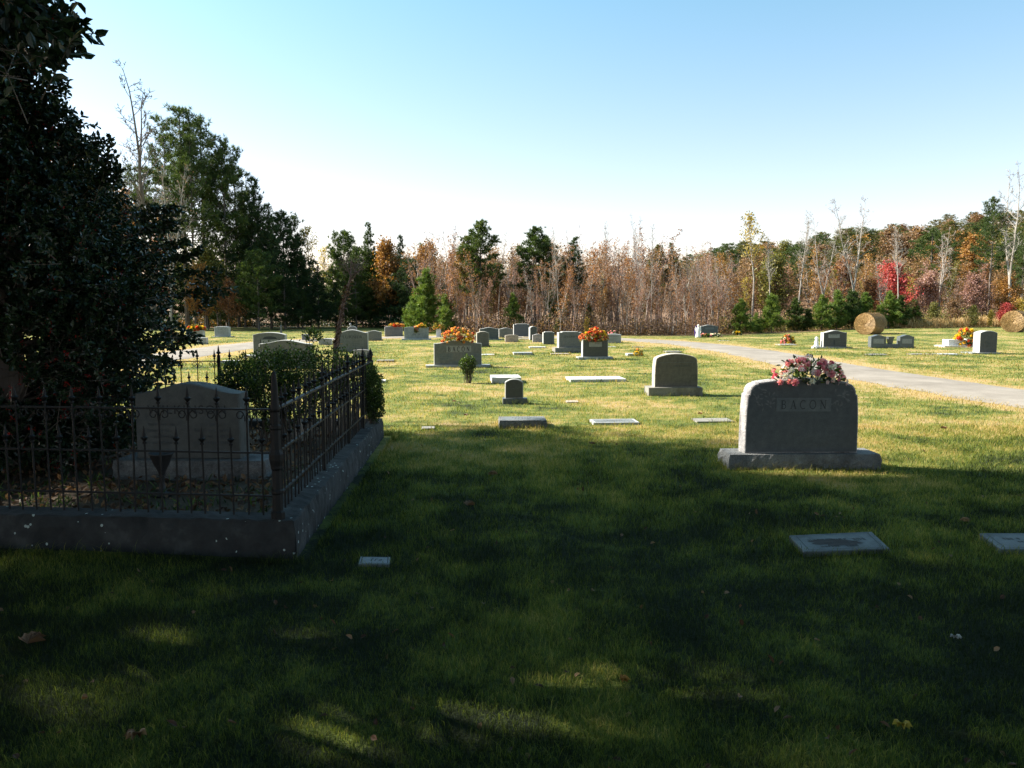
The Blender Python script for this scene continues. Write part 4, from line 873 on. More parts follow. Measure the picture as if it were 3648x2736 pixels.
# ---------------------------------------------------------------- hay bales
hay_m, _nt, _b = newmat('round_hay')
_n1 = noise(_nt, 9, 8, stretch=(1, 6, 6), rough=.75); _nt.links.new(ramp(_nt, [(.38, (.10, .05, .015)), (.5, (.38, .22, .08)), (.64, (.62, .42, .18))], _n1), _b.inputs['Base Color'])
_b.inputs['Roughness'].default_value = .95; bump(_nt, _b, noise(_nt, 30, 6), .9, .04)
def bale(cx_px, y_foot, y_top, w_px, label, rz):
    g = G(cx_px, y_foot); Yb = g[1]+.55; r = (P(cx_px, y_top, Yb)[2]-g[2])/2*1.02; Lh = r*1.12; rng = np.random.default_rng(int(cx_px))
    t = thing('hay_bale', label, 'hay bale', (P(cx_px, y_foot, Yb)[0], Yb, g[2]), rz, 'round hay bales in the field'); n = 64
    prof = [(0.02, -Lh), (r*.3, -Lh*1.01), (r*.6, -Lh*1.0), (r*.86, -Lh*.985), (r*.96, -Lh*.94), (r, -Lh*.82)] + [(r, a) for a in np.linspace(-Lh*.7, Lh*.7, 14)] + [(r, Lh*.82), (r*.96, Lh*.94), (r*.86, Lh*.985), (r*.5, Lh), (.02, Lh)]
    mb = MB(); th = np.arange(n)*2*math.pi/n; V = []
    for a, x in prof:
        k = 1+.022*np.sin(th*3+x*2)+.014*np.sin(th*7+x*9)+rng.normal(0, .008, n); z = np.maximum(r*.97+a*k*np.sin(th), .0)
        V.append(np.stack([np.full(n, x)+rng.normal(0, .012, n), a*k*np.cos(th), z], -1))
    k = len(prof); i = np.arange(k-1)[:, None]*n; j = np.arange(n)[None, :]; j2 = (j+1) % n
    mb.add(np.concatenate(V), np.stack([i+j, i+j2, i+n+j2, i+n+j], -1).reshape(-1, 4)); put('bale_body', mb.build('bale_body', True), hay_m, t)
    sb = MB(); m = 7000; a = rng.uniform(-.2, math.pi+.2, m); x = rng.uniform(-Lh, Lh, m); rad = r*rng.uniform(.97, 1.015, m)
    Cn = np.stack([x, rad*np.cos(a), r*.97+rad*np.sin(a)], -1); tan = np.stack([rng.normal(0, .35, m), -np.sin(a), np.cos(a)], -1); N = np.stack([np.zeros(m), np.cos(a), np.sin(a)], -1)
    leaves(sb, Cn, unit(tan*rng.choice([-1, 1], m)[:, None]+N*.25), N, rng.uniform(.06, .2, m), .014, rng.random(m), simple=True)
    m = 4500; a = rng.uniform(0, 6.28, m); rad = r*np.sqrt(rng.random(m)); Cn = np.stack([np.full(m, -Lh*1.005), rad*np.cos(a), np.maximum(.02, r*.97+rad*np.sin(a))], -1)
    tan = np.stack([rng.uniform(-.5, 0, m), -np.sin(a), np.cos(a)], -1); leaves(sb, Cn, tan, np.tile([-1., 0, 0], (m, 1)), rng.uniform(.05, .18, m), .014, rng.random(m), simple=True)
    put('loose_straw', sb.build('loose_straw'), bale_straw, t)
bale(3100, 1192, 1117, 133, 'round golden hay bale, nearer the middle of the field', R(40))
bale(3616, 1184, 1109, 120, 'round golden hay bale cut by the right edge of the photo', R(46))

FLECKS = []
for px0, px1, py, ry in ((1190, 1580, 2588, .04), (1660, 1860, 2535, .05), (1990, 2300, 2492, .045), (2430, 2620, 2410, .05), (2620, 2790, 2470, .06), (2740, 2870, 2690, .06), (3480, 3640, 2660, .06), (0, 90, 2475, .03), (250, 345, 2545, .04), (1050, 1200, 2250, .05), (760, 840, 2128, .04), (530, 620, 2240, .05), (0, 115, 2003, .05), (560, 640, 2000, .03), (500, 640, 2365, .04), (3290, 3400, 2012, .05), (100, 190, 2270, .04)):
    a_, b_ = G(px0, py), G(px1, py); FLECKS.append(((a_[0]+b_[0])/2, (a_[1]+b_[1])/2, (b_[0]-a_[0])/2, ry, 0.0))
for px0, px1, py, ry in ((180, 420, 1740, .1), (0, 250, 1795, .09), (480, 560, 1820, .06), (660, 735, 1725, .07), (420, 500, 1700, .05)):
    a_, b_ = G(px0, py, ZI), G(px1, py, ZI); FLECKS.append(((a_[0]+b_[0])/2, (a_[1]+b_[1])/2, (b_[0]-a_[0])/2, ry, ZI))
FLECKS.append((3.35, 8.12, .95, .16, 0.0)); FLECKS.append((4.9, 8.3, .5, .02, 0.0))
def lets_sun(Pw):
    """True for leaves that hang in a gap of the canopy through which sun reaches the ground"""
    out = np.zeros(len(Pw), bool)
    for cx, cy, rx, ry, z in FLECKS:
        k = (Pw[:, 2]-z)/sdir.z; gx = Pw[:, 0]-sdir.x*k; gy = Pw[:, 1]-sdir.y*k
        big = rx > .16; out |= ((gx-cx)/(rx+(.26 if big else .16)))**2+((gy-cy)/(ry+(.33 if big else .22)))**2 < 1
    return out
def thin_crown(me, loc, s, sz, rz):
    n = len(me.vertices); co = np.empty(n*3, np.float32); me.vertices.foreach_get('co', co); r = np.empty(n, np.float32); me.attributes['rnd'].data.foreach_get('value', r)
    co = co.reshape(-1, 4, 3); m = co.mean(1); c, q = math.cos(rz), math.sin(rz)
    w = np.stack([(m[:, 0]*c-m[:, 1]*q)*s+loc[0], (m[:, 0]*q+m[:, 1]*c)*s+loc[1], m[:, 2]*sz], -1); keep = ~lets_sun(w)
    co = co[keep]; return MB().add(co.reshape(-1, 3), np.arange(len(co)*4).reshape(-1, 4), r.reshape(-1, 4)[keep].ravel()).build('crown')
# ---------------------------------------------------------------- hollies on the left
def holly(label, loc, env, n_sprays, lsize, seed, yscale=1.0, clip=None, trunk_h=4.5, sector=None, name='holly_tree', extra=(), base_l=16, ci=.45):
    rng = np.random.default_rng(seed); t = thing(name, label, 'holly tree', loc, 0); env = np.array(env)
    lb = MB(); tb = MB(); bb = MB(); z = rng.uniform(env[0, 0], env[-1, 0], n_sprays*3); rr = np.interp(z, env[:, 0], env[:, 1]); keep = rng.random(len(z)) < rr/env[:, 1].max(); z = z[keep][:n_sprays]; rr = rr[keep][:n_sprays]
    n = len(z); a = rng.uniform(0, 2*math.pi, n)
    if sector: a = rng.uniform(R(sector[0]), R(sector[1]), n)
    lob = 1+.13*np.sin(a*3+z*2.1)+.09*np.sin(a*5-z*3.7)+rng.normal(0, .05, n)
    u = rng.uniform(ci**2, 1, n)**.5; rad = rr*lob*u
    tip = np.stack([rad*np.cos(a), rad*np.sin(a)*yscale, z], -1)
    ax = unit(np.stack([np.cos(a), np.sin(a), rng.uniform(-.25, .7, n)], -1)+rng.normal(0, .35, (n, 3)))
    for e in extra: tip = np.concatenate([tip, [e[0]]]); ax = np.concatenate([ax, [e[1]]])
    n = len(tip); Ls = rng.uniform(.16, .34, n)*(lsize/.055); k = base_l
    s = np.tile(np.linspace(0, 1, k), (n, 1)); Cn = tip[:, None, :]+ax[:, None, :]*((s-1)*Ls[:, None])[..., None]
    side = unit(np.cross(ax, rng.normal(size=(n, 3)))); up = np.cross(side, ax); ph = np.arange(k)*2.4
    D = side[:, None, :]*np.cos(ph)[None, :, None]+up[:, None, :]*np.sin(ph)[None, :, None]
    A = unit(D*.8+ax[:, None, :]*.7+rng.normal(0, .22, (n, k, 3))); A[..., 2] -= .12
    Cf, Af = Cn.reshape(-1, 3), A.reshape(-1, 3); ok = ~lets_sun(Cf+np.array(loc)); Cf, Af = Cf[ok], Af[ok]; m = len(Cf)
    leaves(lb, Cf, Af, rdirs(rng, m, .6), lsize*rng.uniform(.75, 1.2, m), lsize*.58, np.clip(rng.normal(.45, .25, m), 0, 1), fold=.3)
    for q in range(0, n, 2): tb.tube([tip[q]-ax[q]*Ls[q]*1.3, tip[q]], [.004, .002], 3, cap=False)
    for q in range(70):
        zz = rng.uniform(.15, .92)*trunk_h; w = int(rng.integers(n)); e = tip[w]*np.array([.9, .9, 1]); s0 = np.array([0, 0, min(zz, max(.2, e[2]-.3))]); mid = (s0+e)/2+np.array([0, 0, -.08])
        tb.tube([s0, mid, e], [.03, .018, .005], 5)
    tb.tube([(0, 0, -.05), (.03, 0, trunk_h*.35), (-.02, .03, trunk_h*.7), (0, 0, trunk_h)], [.13, .11, .08, .02], 9)
    nb = n//5; w = rng.integers(0, n, nb); c = tip[w]-ax[w]*(.5*Ls[w])[:, None]
    oct_ = np.array([(1, 0, 0), (-1, 0, 0), (0, 1, 0), (0, -1, 0), (0, 0, 1), (0, 0, -1)])*.006*(lsize/.055); fo = np.array([(0, 2, 4), (2, 1, 4), (1, 3, 4), (3, 0, 4), (2, 0, 5), (1, 2, 5), (3, 1, 5), (0, 3, 5)])
    bc = np.repeat(c, 6, 0)+rng.normal(0, .016, (nb*6, 3)); m = len(bc)
    bb.add((bc[:, None, :]+oct_[None]).reshape(-1, 3), (np.arange(m)[:, None, None]*6+fo[None]).reshape(-1, 3))
    put('trunk', tb.build('trunk'), bark, t); put('crown', lb.build('crown'), holly_m, t); put('berries', bb.build('berries'), berry_m, t); return t
def off(px, py, Y, L): p = P(px, py, Y); return p-np.array(L)
L1 = (-4.75, 7.5, ZI)
sprays = []
for px, py, dx, dz in ((846, 991, 1, .15), (800, 965, 1, .3), (745, 1000, 1, .2), (650, 723, .8, .5), (610, 735, .7, .4), (660, 790, 1, .1), (600, 780, .9, .2), (434, 590, .7, .6), (405, 506, .1, 1), (420, 560, .3, 1), (380, 620, .6, .5), (820, 1050, 1, -.1), (770, 1040, 1, .1), (700, 930, 1, .1), (735, 900, 1, .3), (690, 880, .9, .3), (640, 1180, 1, -.2), (640, 1255, 1, -.1), (625, 1330, .8, -.4), (720, 1190, 1, -.1), (745, 1225, 1, -.2), (700, 1210, 1, 0)):
    for q in range(3 if py > 1170 or px > 715 else 5):
        rg = np.random.default_rng(px+py+q); p = off(px-rg.uniform(0, 70), py+rg.uniform(-25, 45), 7.0, L1); sprays.append((p, unit(np.array([dx, -.15, dz])+rg.normal(0, .25, 3))))
holly('broad dark holly full of red berries standing inside the fenced plot', L1, [(.15, 1.3), (.5, 1.15), (.9, 1.35), (1.3, 1.4), (1.65, 1.58), (1.9, 1.6), (2.3, 1.32), (2.8, .98), (3.2, .70), (3.7, .5), (4.4, .38), (5.2, .25), (5.5, .1)], 7400, .055, 51, extra=sprays, trunk_h=5.2, ci=.3)
L2 = (-4.3, 4.3, 0)
_r = np.random.default_rng(8); sp3 = []
while len(sp3) < 150:
    px, py = _r.uniform(-250, 340), _r.uniform(-120, 330)
    if px > 335-abs(py-95)*1.05+_r.normal(0, 18): continue
    sp3.append((px, py, _r.uniform(.2, 1), _r.uniform(-.6, .3)))
sp2 = [(off(px, py, 4.0, L2), unit(np.array([dx, -.1, dz])+np.random.default_rng(px).normal(0, .2, 3))) for px, py, dx, dz in ((345, 120, 1, -.2), (330, 60, 1, .2), (290, 190, .6, -.8), (250, 150, .8, -.3), (300, 90, 1, 0), (210, 190, .5, -.6), (235, 40, 1, .1), (180, 235, .3, -.8), (150, 150, .8, -.3), (120, 60, 1, 0), (60, 230, .6, -.5), (90, 120, .8, -.3), (20, 180, .8, -.2), (200, 100, 1, -.1), (140, 10, 1, .1), (300, 20, 1, .4))]
sp2 += [(off(px, py, 4.0+_r.uniform(-.3, .5), L2), unit(np.array([dx, -.1, dz])+_r.normal(0, .2, 3))) for px, py, dx, dz in sp3]
holly('big-leaved holly reaching into the top left corner of the photo', L2, [(2.75, .5), (3.0, .9), (3.5, 1.35), (4.2, 1.8), (5.2, 2.0), (6.2, 1.8), (7.2, 1.2), (8, .4)], 1700, .068, 52, extra=sp2, trunk_h=7.4)

# ---------------------------------------------------------------- tree kinds (each built once, then copied)
def limb(rng, p, d, L, r0, n=4, wob=.12, up=0.0):
    pts = [p]; d = d.copy()
    for q in range(n):
        d = unit(d+rng.normal(0, wob, 3)+np.array([0, 0, up])); pts.append(pts[-1]+d*L/n)
    return np.array(pts), np.linspace(r0, r0*.35, n+1), d
def pine(seed, h, cb, cr, top=.12, nbr=60, k=13, dens=1.0, L=.26, shape=1.0, whorl=True, lean=0.0, nw=.045):
    """straight trunk, whorled limbs, needle tufts in clumps. cb crown base share of height, cr crown radius"""
    rng = np.random.default_rng(seed); tb = MB(); cb_ = MB(); zs = np.linspace(0, h, 9)
    tr = np.stack([np.cumsum(rng.normal(0, .03*h/15, 9))+lean*zs/h, np.cumsum(rng.normal(0, .03*h/15, 9)), zs], 1); tr -= np.array([tr[0, 0], tr[0, 1], 0]); r0 = .012*h+.02
    tb.tube(tr, np.linspace(r0, r0*.15, 9), 7); at = lambda z: np.array([np.interp(z, zs, tr[:, 0]), np.interp(z, zs, tr[:, 1]), z])
    C_, A_, R_ = [], [], []
    for q in range(nbr):
        u = (q+rng.random()*.8)/nbr; z = h*(cb+(1-cb)*u*.985); prof = (math.sin(math.pi*min(1, (1-u)*.62+.05))**.8 if shape > 0 else (1-u)**(.85 if shape < -.7 else .68))
        Lb = cr*max(.10, prof)*rng.uniform(.6, 1.15); a = q*2.4+rng.normal(0, .4); el = rng.uniform(-.1, .35)+.5*u
        d = unit(np.array([math.cos(a), math.sin(a), el])); pts, rad, dd = limb(rng, at(z), d, Lb, .006*h*(1-u*.7)*.35+.006, 4, .1, .05); tb.tube(pts, rad, 4, cap=False)
        m = max(3, int(Lb/(.33)*2.4*dens)); s = rng.uniform(.25 if Lb > 1.2 else .1, 1, m)**.7; idx = s*3.999; i0 = idx.astype(int); f = (idx-i0)[:, None]
        c = pts[i0]*(1-f)+pts[i0+1]*f; sp = .10+.28*Lb*.35*(1.1-s)[:, None]; o = rng.normal(0, 1, (m, 3))*sp*np.array([1, 1, .55])+np.array([0, 0, .06]); C_.append(c+o); A_.append(unit(dd*.5+o*1.2+np.array([0, 0, .55])))
        R_.append(np.clip(rng.normal(.42, .16, m)+.1*s, 0, 1))
    c = at(h*.99); C_.append(c+rng.normal(0, .1, (6, 3))); A_.append(np.tile([0, 0, 1.], (6, 1))); R_.append(np.full(6, .6))
    tufts(cb_, np.concatenate(C_), np.concatenate(A_), L, nw, k, .75, rng, np.concatenate(R_)); return tb.build('trunk'), cb_.build('crown')
def hardwood(seed, h, spread, cb=.35, nb=34, sub=4, leaf=0, lsz=.14, upness=.9, r0=None, twig=3, forks=1, clump=.22, fill=1.0, tw_r=.005):
    """trunk, ascending limbs, sub-limbs and twigs; 'leaf' leaves per twig tip (0 = bare)"""
    rng = np.random.default_rng(seed); tb = MB(); lb = MB(); r0 = r0 or .009*h+.012; tips = []
    stems = []
    if forks == 1: stems = [(np.zeros(3), np.array([0, 0, 1.]), h, r0)]
    else:
        hf = h*.3; pts, rad, d = limb(rng, np.zeros(3), np.array([0, 0, 1.]), hf, r0, 4, .04); tb.tube(pts, np.linspace(r0, r0*.8, 5), 7)
        for q in range(forks): a = q*2*math.pi/forks+rng.uniform(-.5, .5); stems.append((pts[-1], unit(np.array([math.cos(a)*.28, math.sin(a)*.28, 1])), h-hf, r0*.65))
    for p0, d0, Ls, rs in stems:
        pts, rad, d = limb(rng, p0, d0, Ls, rs, 9, .045, .04); tb.tube(pts, np.linspace(rs, rs*.12, 10), 6)
        n = int(nb/len(stems)); c0 = cb if forks == 1 else .08
        for q in range(n):
            u = c0+(1-c0)*(q+rng.random())/n; i0 = min(8, int(u*9)); f = u*9-i0; p = pts[i0]*(1-f)+pts[i0+1]*f; a = q*2.4+rng.normal(0, .5)
            Lb = spread*(1-((u-c0)/(1-c0))**1.5*.75)*rng.uniform(.55, 1.1)*(.45+.55*min(1, (u-c0)/.15+.3)); d = unit(np.array([math.cos(a), math.sin(a), upness*rng.uniform(.6, 1.4)]))
            bp, br_, bd = limb(rng, p, d, Lb, rs*.32*(1.1-u)+.008, 4, .16, .08); tb.tube(bp, br_, 4, cap=False); tips.append(bp[-1])
            for w in range(sub):
                i1 = int(rng.integers(1, 4)); sd = unit(bd+rng.normal(0, .6, 3)+np.array([0, 0, .25])); sp, sr, sdd = limb(rng, bp[i1], sd, Lb*rng.uniform(.25, .55), .007, 3, .2, .05); tb.tube(sp, sr, 3, cap=False); tips.append(sp[-1])
                for x in range(twig):
                    td = unit(sdd+rng.normal(0, .7, 3)+np.array([0, 0, .2])); e = sp[int(rng.integers(1, 4))]; l_ = rng.uniform(.15, .4)*min(1, Lb*.5); tb.tube([e, e+td*l_], [tw_r, tw_r*.5], 3, cap=False); tips.append(e+td*l_)
    tips = np.array(tips)
    if leaf:
        tips = tips[rng.random(len(tips)) < fill]; c = np.repeat(tips, leaf, 0); n = len(c); o = rng.normal(0, clump, (n, 3)); rv = np.repeat(rng.uniform(.1, .8, len(tips)), leaf)+rng.uniform(-.15, .2, n)
        leaves(lb, c+o, unit(rdirs(rng, n, -.3)), rdirs(rng, n, .5), lsz*rng.uniform(.6, 1.3, n), lsz*.75, np.clip(rv, 0, 1), simple=True)
    return tb.build('trunk'), (lb.build('crown') if leaf else None)
def tree(name, kind, label, x, y, s=1.0, rz=0.0, bm=None, cm=None, group=None, sz=None, cat='tree', z=None):
    t = thing(name, label, cat, (x, y, float(H(x, y)) if z is None else z), rz, group); t.scale = (s, s, sz or s)
    if 'sapling' in name: t.rotation_euler = (float(RT.normal(0, .045)), float(RT.normal(0, .045)), rz)
    put('trunk', kind[0], bm or bark, t)
    if kind[1] is not None: put('crown', kind[1], cm, t)
    return t
RT = np.random.default_rng(2024)
PT = [pine(1, 16, .38, 3.6, nbr=78, dens=1.75, k=11, L=.34), pine(2, 16, .45, 3.4, nbr=68, dens=1.6, k=12, L=.34), pine(3, 14, .28, 3.3, nbr=78, dens=1.75, k=11, L=.34)]          # tall forest pines
PD = [pine(4, 9, .05, 2.9, nbr=90, dens=1.9, k=13, shape=-1, L=.3), pine(5, 9, .06, 3.2, nbr=90, dens=1.9, k=13, shape=-1, L=.3), pine(6, 8, .15, 2.7, nbr=84, dens=2.0, k=13, L=.3)]   # dense to the ground
PM = [pine(7, 8, .36, 1.45, nbr=66, dens=2.6, k=13, L=.25), pine(8, 8, .40, 1.6, nbr=64, dens=2.6, k=13, L=.25), pine(9, 8, .42, 1.5, nbr=56, dens=2.2, k=12, L=.25, shape=-1)]                   # mid wood pines
PY = [pine(10, 3, .03, 1.35, nbr=46, dens=3.0, k=14, L=.27, shape=-.6), pine(11, 3, .02, 1.2, nbr=42, dens=3.0, k=14, L=.27, shape=-.6), pine(12, 3, .04, 1.5, nbr=46, dens=3.0, k=14, L=.27, shape=-.6)]
PC = pine(13, 4, .03, 1.6, nbr=60, dens=3.0, k=14, L=.3, shape=-1)           # young bushy pines
BS = [hardwood(20+q, 7, [.95, 1.2, 1.0, 1.4, .9, 1.2][q], cb=[.3, .4, .25, .35, .45, .3][q], nb=32, sub=4, leaf=[1, 1, 1, 2, 0, 2][q], lsz=.10, twig=3, upness=[1.3, 1.1, 1.6, .9, 1.3, 1.2][q], r0=[.045, .055, .035, .06, .04, .05][q], fill=.5, clump=.08, forks=[1, 2, 1, 3, 1, 2][q]) for q in range(6)]    # slim saplings, few leaves
BT = [hardwood(30+q, 15, 2.7, cb=.5, nb=34, sub=6, leaf=[0, 0, 1][q], lsz=.12, twig=5, upness=1.3, forks=[1, 2, 2][q], fill=.3, tw_r=.014, clump=.1) for q in range(3)]  # tall bare trees
HL = [hardwood(40+q, 8, 2.0, cb=.25, nb=32, sub=5, leaf=6, lsz=.17, twig=3, upness=.8, clump=.2) for q in range(3)]          # leafy hardwoods
HR = [hardwood(90+q, 5, 2.3, cb=.2, nb=34, sub=6, leaf=6, lsz=.16, twig=3, upness=.7, clump=.18) for q in range(2)]          # round-headed leafy trees
HT = [hardwood(95+q, 9, 1.9, cb=.55, nb=22, sub=5, leaf=3, lsz=.16, twig=3, upness=1.2, clump=.16, fill=.55) for q in range(2)]          # leaves only in the head
HB = [hardwood(50+q, 3, 1.1, cb=.08, nb=26, sub=4, leaf=6, lsz=.12, twig=3, upness=.8, clump=.13, r0=.03) for q in range(2)]         # leafy bushes
HS = [hardwood(60+q, 6, 1.0, cb=.2, nb=26, sub=4, leaf=3, lsz=.12, twig=2, upness=1.1, clump=.14, r0=.04, fill=.8) for q in range(3)]    # saplings with leaves
def at_top(px, ptop, Y): p = P(px, ptop, Y); z0 = float(H(p[0], Y)); return p[0], Y, p[2]-z0
def plant(name, kind, kh, label, px, ptop, Y, bm=None, cm=None, wide=1.0, group=None, cat='tree'):
    x, y, h = at_top(px, ptop, Y); s = h/kh; t = tree(name, kind, label, x, y, s*wide, float(RT.uniform(0, 6.28)), bm, cm, group, sz=s, cat=cat); return t
# tall pines and the bare tree on the left
plant('pine_tree', PT[0], 16, 'tallest pine of the left group with a bare straight trunk below its crown', 640, 393, 62, bark, pine_g, 1.0)
plant('pine_tree', PT[1], 16, 'tall pine just right of the tallest one on the left', 712, 440, 64, bark, pine_g, .95)
plant('pine_tree', PT[2], 14, 'tall pine at the right shoulder of the left group', 790, 512, 63, bark, pine_g, .8)
plant('pine_tree', PT[2], 14, 'pine behind the tall bare tree on the left', 585, 500, 68, bark, pine_g, .8)
plant('pine_tree', PT[1], 16, 'lower pine on the far left seen through the holly', 480, 600, 70, bark, pine_g, .9)
plant('pine_tree', PT[0], 16, 'pine outside the left edge behind the holly', 250, 520, 66, bark, pine_g, .9)
plant('pine_tree', PT[1], 16, 'slim pine between the two tallest on the left', 675, 500, 60, bark, pine_g, .7)
plant('pine_tree', PT[2], 14, 'pine falling away to the right of the left group', 835, 600, 66, bark, pine_g, .8)
plant('bare_tree', BT[1], 15, 'tall bare pale-limbed tree left of the tallest pine', 512, 286, 58, bark, lf_pink, 1.5)
plant('bare_tree', BT[2], 15, 'smaller bare tree under the left pines', 585, 560, 56, bark_pale, lf_pink, .8)
# dense pines coming down to the lawn
for q, (px, pt, Y, k, m, w, lb_) in enumerate([
    (903, 640, 63, 0, pine_d, .85, 'dark spired pine with an open top rising over the dense ones'), (955, 735, 62, 1, pine_d, .8, 'dark dense pine right of the spired one'), (1005, 770, 65, 2, pine_d, 1.0, 'dark pine on the falling skyline'),
    (860, 700, 66, 1, pine_d, .8, 'dark pine left of the spired one'), (1055, 850, 64, 0, pine_d, 1.0, 'dark pine in the dip of the skyline'), (915, 900, 58, 2, pine_g, 1.0, 'lit low pine in front of the spired one'),
    (1010, 930, 60, 1, pine_d, 1.1, 'low black-green pine below the dip of the skyline'), (1130, 950, 62, 0, pine_d, 1.1, 'low dark pine behind the leafy sprig'), (1225, 835, 68, 2, pine_g, .9, 'pine with a tufted top left of the dead sapling\'s head'),
    (1310, 800, 66, 1, pine_g, .75, 'highest green pine behind the dead sapling'), (1265, 880, 64, 0, pine_g, .9, 'green pine directly behind the dead sapling'), (1345, 905, 66, 2, pine_g, 1.0, 'green pine right of the dead sapling'),
    (1425, 845, 66, 1, pine_d, .75, 'conical dark pine near the orange tree'), (1390, 990, 64, 0, pine_d, 1.3, 'low black pine under the orange tree'), (1290, 1000, 66, 1, pine_d, 1.3, 'low black pine behind the dead trunk'),
    (1195, 1010, 65, 0, pine_d, 1.3, 'low black pine left of the dead trunk'), (1460, 930, 62, 2, pine_d, 1.0, 'dark pine behind the bright young pine'), (1585, 1010, 58, 0, pine_d, 1.1, 'dark low pine right of the bright young pine'),
    (1075, 1030, 61, 1, pine_g, 1.3, 'low spreading pine behind the small plain headstone'), (780, 960, 62, 0, pine_g, .8, 'green pine among the red leaves on the left'), (1500, 870, 68, 0, pine_g, .8, 'far green pine behind the orange tree')]):
    plant('pine_tree', PD[k], [9, 9, 8][k], lb_, px, pt, Y, bark, m, w)
# dark mass of low growth under them is made of the pines' own skirts; leafy trees among them
for q, (px, pt, Y, k, m, w, lb_) in enumerate([
    (1100, 815, 66, 5, lf_yel, .9, 'thin yellow-green tree in the dip right of the dark pines'), (1150, 880, 68, 6, lf_yel, .9, 'thin pale-leaved tree beside the thin yellow-green one'), (1380, 880, 64, 3, lf_orange, .8, 'orange oak between the dark pines'),
    (1500, 890, 64, 4, lf_orange, .8, 'orange-brown tree above the bright young pine'), (770, 900, 60, 3, lf_olive, 1, 'yellow-green tree under the left pines'), (735, 960, 58, 3, lf_orange, .8, 'orange-leaved tree at the holly\'s edge'),
    (810, 1010, 57, 4, lf_rust, .9, 'rust-leaved tree at the wood entrance'), (690, 1000, 57, 4, lf_orange, .8, 'orange-red tree seen through the holly'), (560, 800, 62, 2, lf_pink, .9, 'pinkish tree behind the holly'), (420, 700, 60, 0, lf_rust, .9, 'rusty tree behind the holly'), (200, 560, 60, 1, lf_pink, 1.0, 'dull pink tree far behind the holly on the left')]):
    plant('leafy_tree', (HL+HR+HT)[k], [8, 8, 8, 5, 5, 9, 9][k], lb_, px, pt, Y, bark, m, w)
plant('young_pine', PC, 4, 'bright green bushy young pine in front of the bare wood, left of centre', 1518, 968, 51, bark, pine_y, .95)
plant('young_pine', PY[1], 3, 'smaller bright young pine hugging the right side of the bushy one', 1585, 1060, 50, bark, pine_y, .9)
plant('young_pine', PY[2], 3, 'bright young pine hugging the left side of the bushy one', 1475, 1060, 53, bark, pine_y, .9)
# pines standing in the bare wood
for px, pt, Y, k, m, w, lb_ in [(1712, 797, 51, 0, pine_g, 1.15, 'broad two-topped pine standing in the bare wood, left of three'), (1662, 850, 51.5, 1, pine_b, .9, 'lower browning half beside the two-topped pine'), (1905, 818, 51, 1, pine_g, 1.15, 'broad pine in the bare wood, middle of three'), (1945, 850, 52, 0, pine_g, .9, 'shorter pine leaning against the middle one of three'),
    (2045, 850, 52, 2, pine_d, 1.25, 'dark ragged pine in the bare wood, right of three'), (2345, 880, 60, 1, pine_b, .8, 'browning pine top over the right half of the bare wood'), (2395, 870, 60, 2, pine_b, .8, 'second browning pine top over the right half of the bare wood')]:
    plant('pine_tree', PM[k], 8, lb_, px, pt, Y, bark, m, w)
for px, pt, Y, k, m, lb_ in [(1828, 1055, 49, 1, pine_y, 'young pine at the foot of the bare wood, left of the stepped headstone'), (1965, 1045, 49.5, 0, pine_y, 'young pine sapling above the blue-grey tablet'), (1985, 1140, 48.2, 2, pine_y, 'knee-high young pine behind the lettered headstone with tall base'), (2100, 1090, 52, 1, pine_y, 'small young pine in the bare wood')]:
    plant('young_pine', PY[k], 3, lb_, px, pt, Y, bark, m, .8)
plant('leafy_bush', HB[0], 3, 'golden bush behind the coral bouquet', 2090, 1135, 47.6, bark, lf_yel, .75, cat='bush')
# the bare wood itself: slim saplings, every one its own
mats = [lf_pink, lf_rust, lf_rust, lf_rust, lf_orange, lf_olive]
for q in range(215):
    px = RT.uniform(1470, 2610); x = P(px, 1200, 50)[0]; Y = float(edge(x))+.6+RT.uniform(0, 1)**1.5*13; d = RT.random()
    top = RT.uniform(850, 1010) if px < 2300 else RT.uniform(900, 1020)
    if d < .2: top = RT.uniform(800, 880) if px < 2330 else RT.uniform(860, 920)
    x, y, h = at_top(px, top, Y)
    if RT.random() < .72: k = BS[int(RT.integers(6))]; kh = 7; nm, lb_, gr, cm = 'bare_sapling', 'slim nearly leafless sapling standing in the bare wood beyond the lawn', 'slim bare saplings of the wood', mats[int(RT.integers(4))]
    else:
        k = HS[int(RT.integers(3))]; kh = 6; h = h*RT.uniform(.55, .85); nm, lb_, gr, cm = 'leafy_sapling', 'slim sapling still holding rusty leaves in the wood beyond the lawn', 'saplings in autumn leaf', mats[int(RT.integers(6))]
    s = h/kh; tree(nm, k, lb_, x, y, s*RT.uniform(.8, 1.1), RT.uniform(0, 6.28), [bark_pale, bark_pale, bark_rust, bark][int(RT.integers(4))], cm, gr, sz=s)
plant('bare_tree', BT[1], 15, 'wide-headed bare tree over the middle of the wood', 2275, 772, 58, bark_pale, lf_pink, .75)
plant('bare_tree', BT[0], 15, 'bare tree left of the wide-headed one over the wood', 2170, 800, 62, bark_pale, lf_pink, .6)
plant('bare_tree', BT[2], 15, 'thin bare tree with a pink tip above the third pine', 2050, 812, 60, bark_rust, lf_pink, .5)
plant('bare_tree', BT[2], 15, 'bare pinkish tree left of the two-topped pine', 1605, 812, 56, bark, lf_pink, .6)
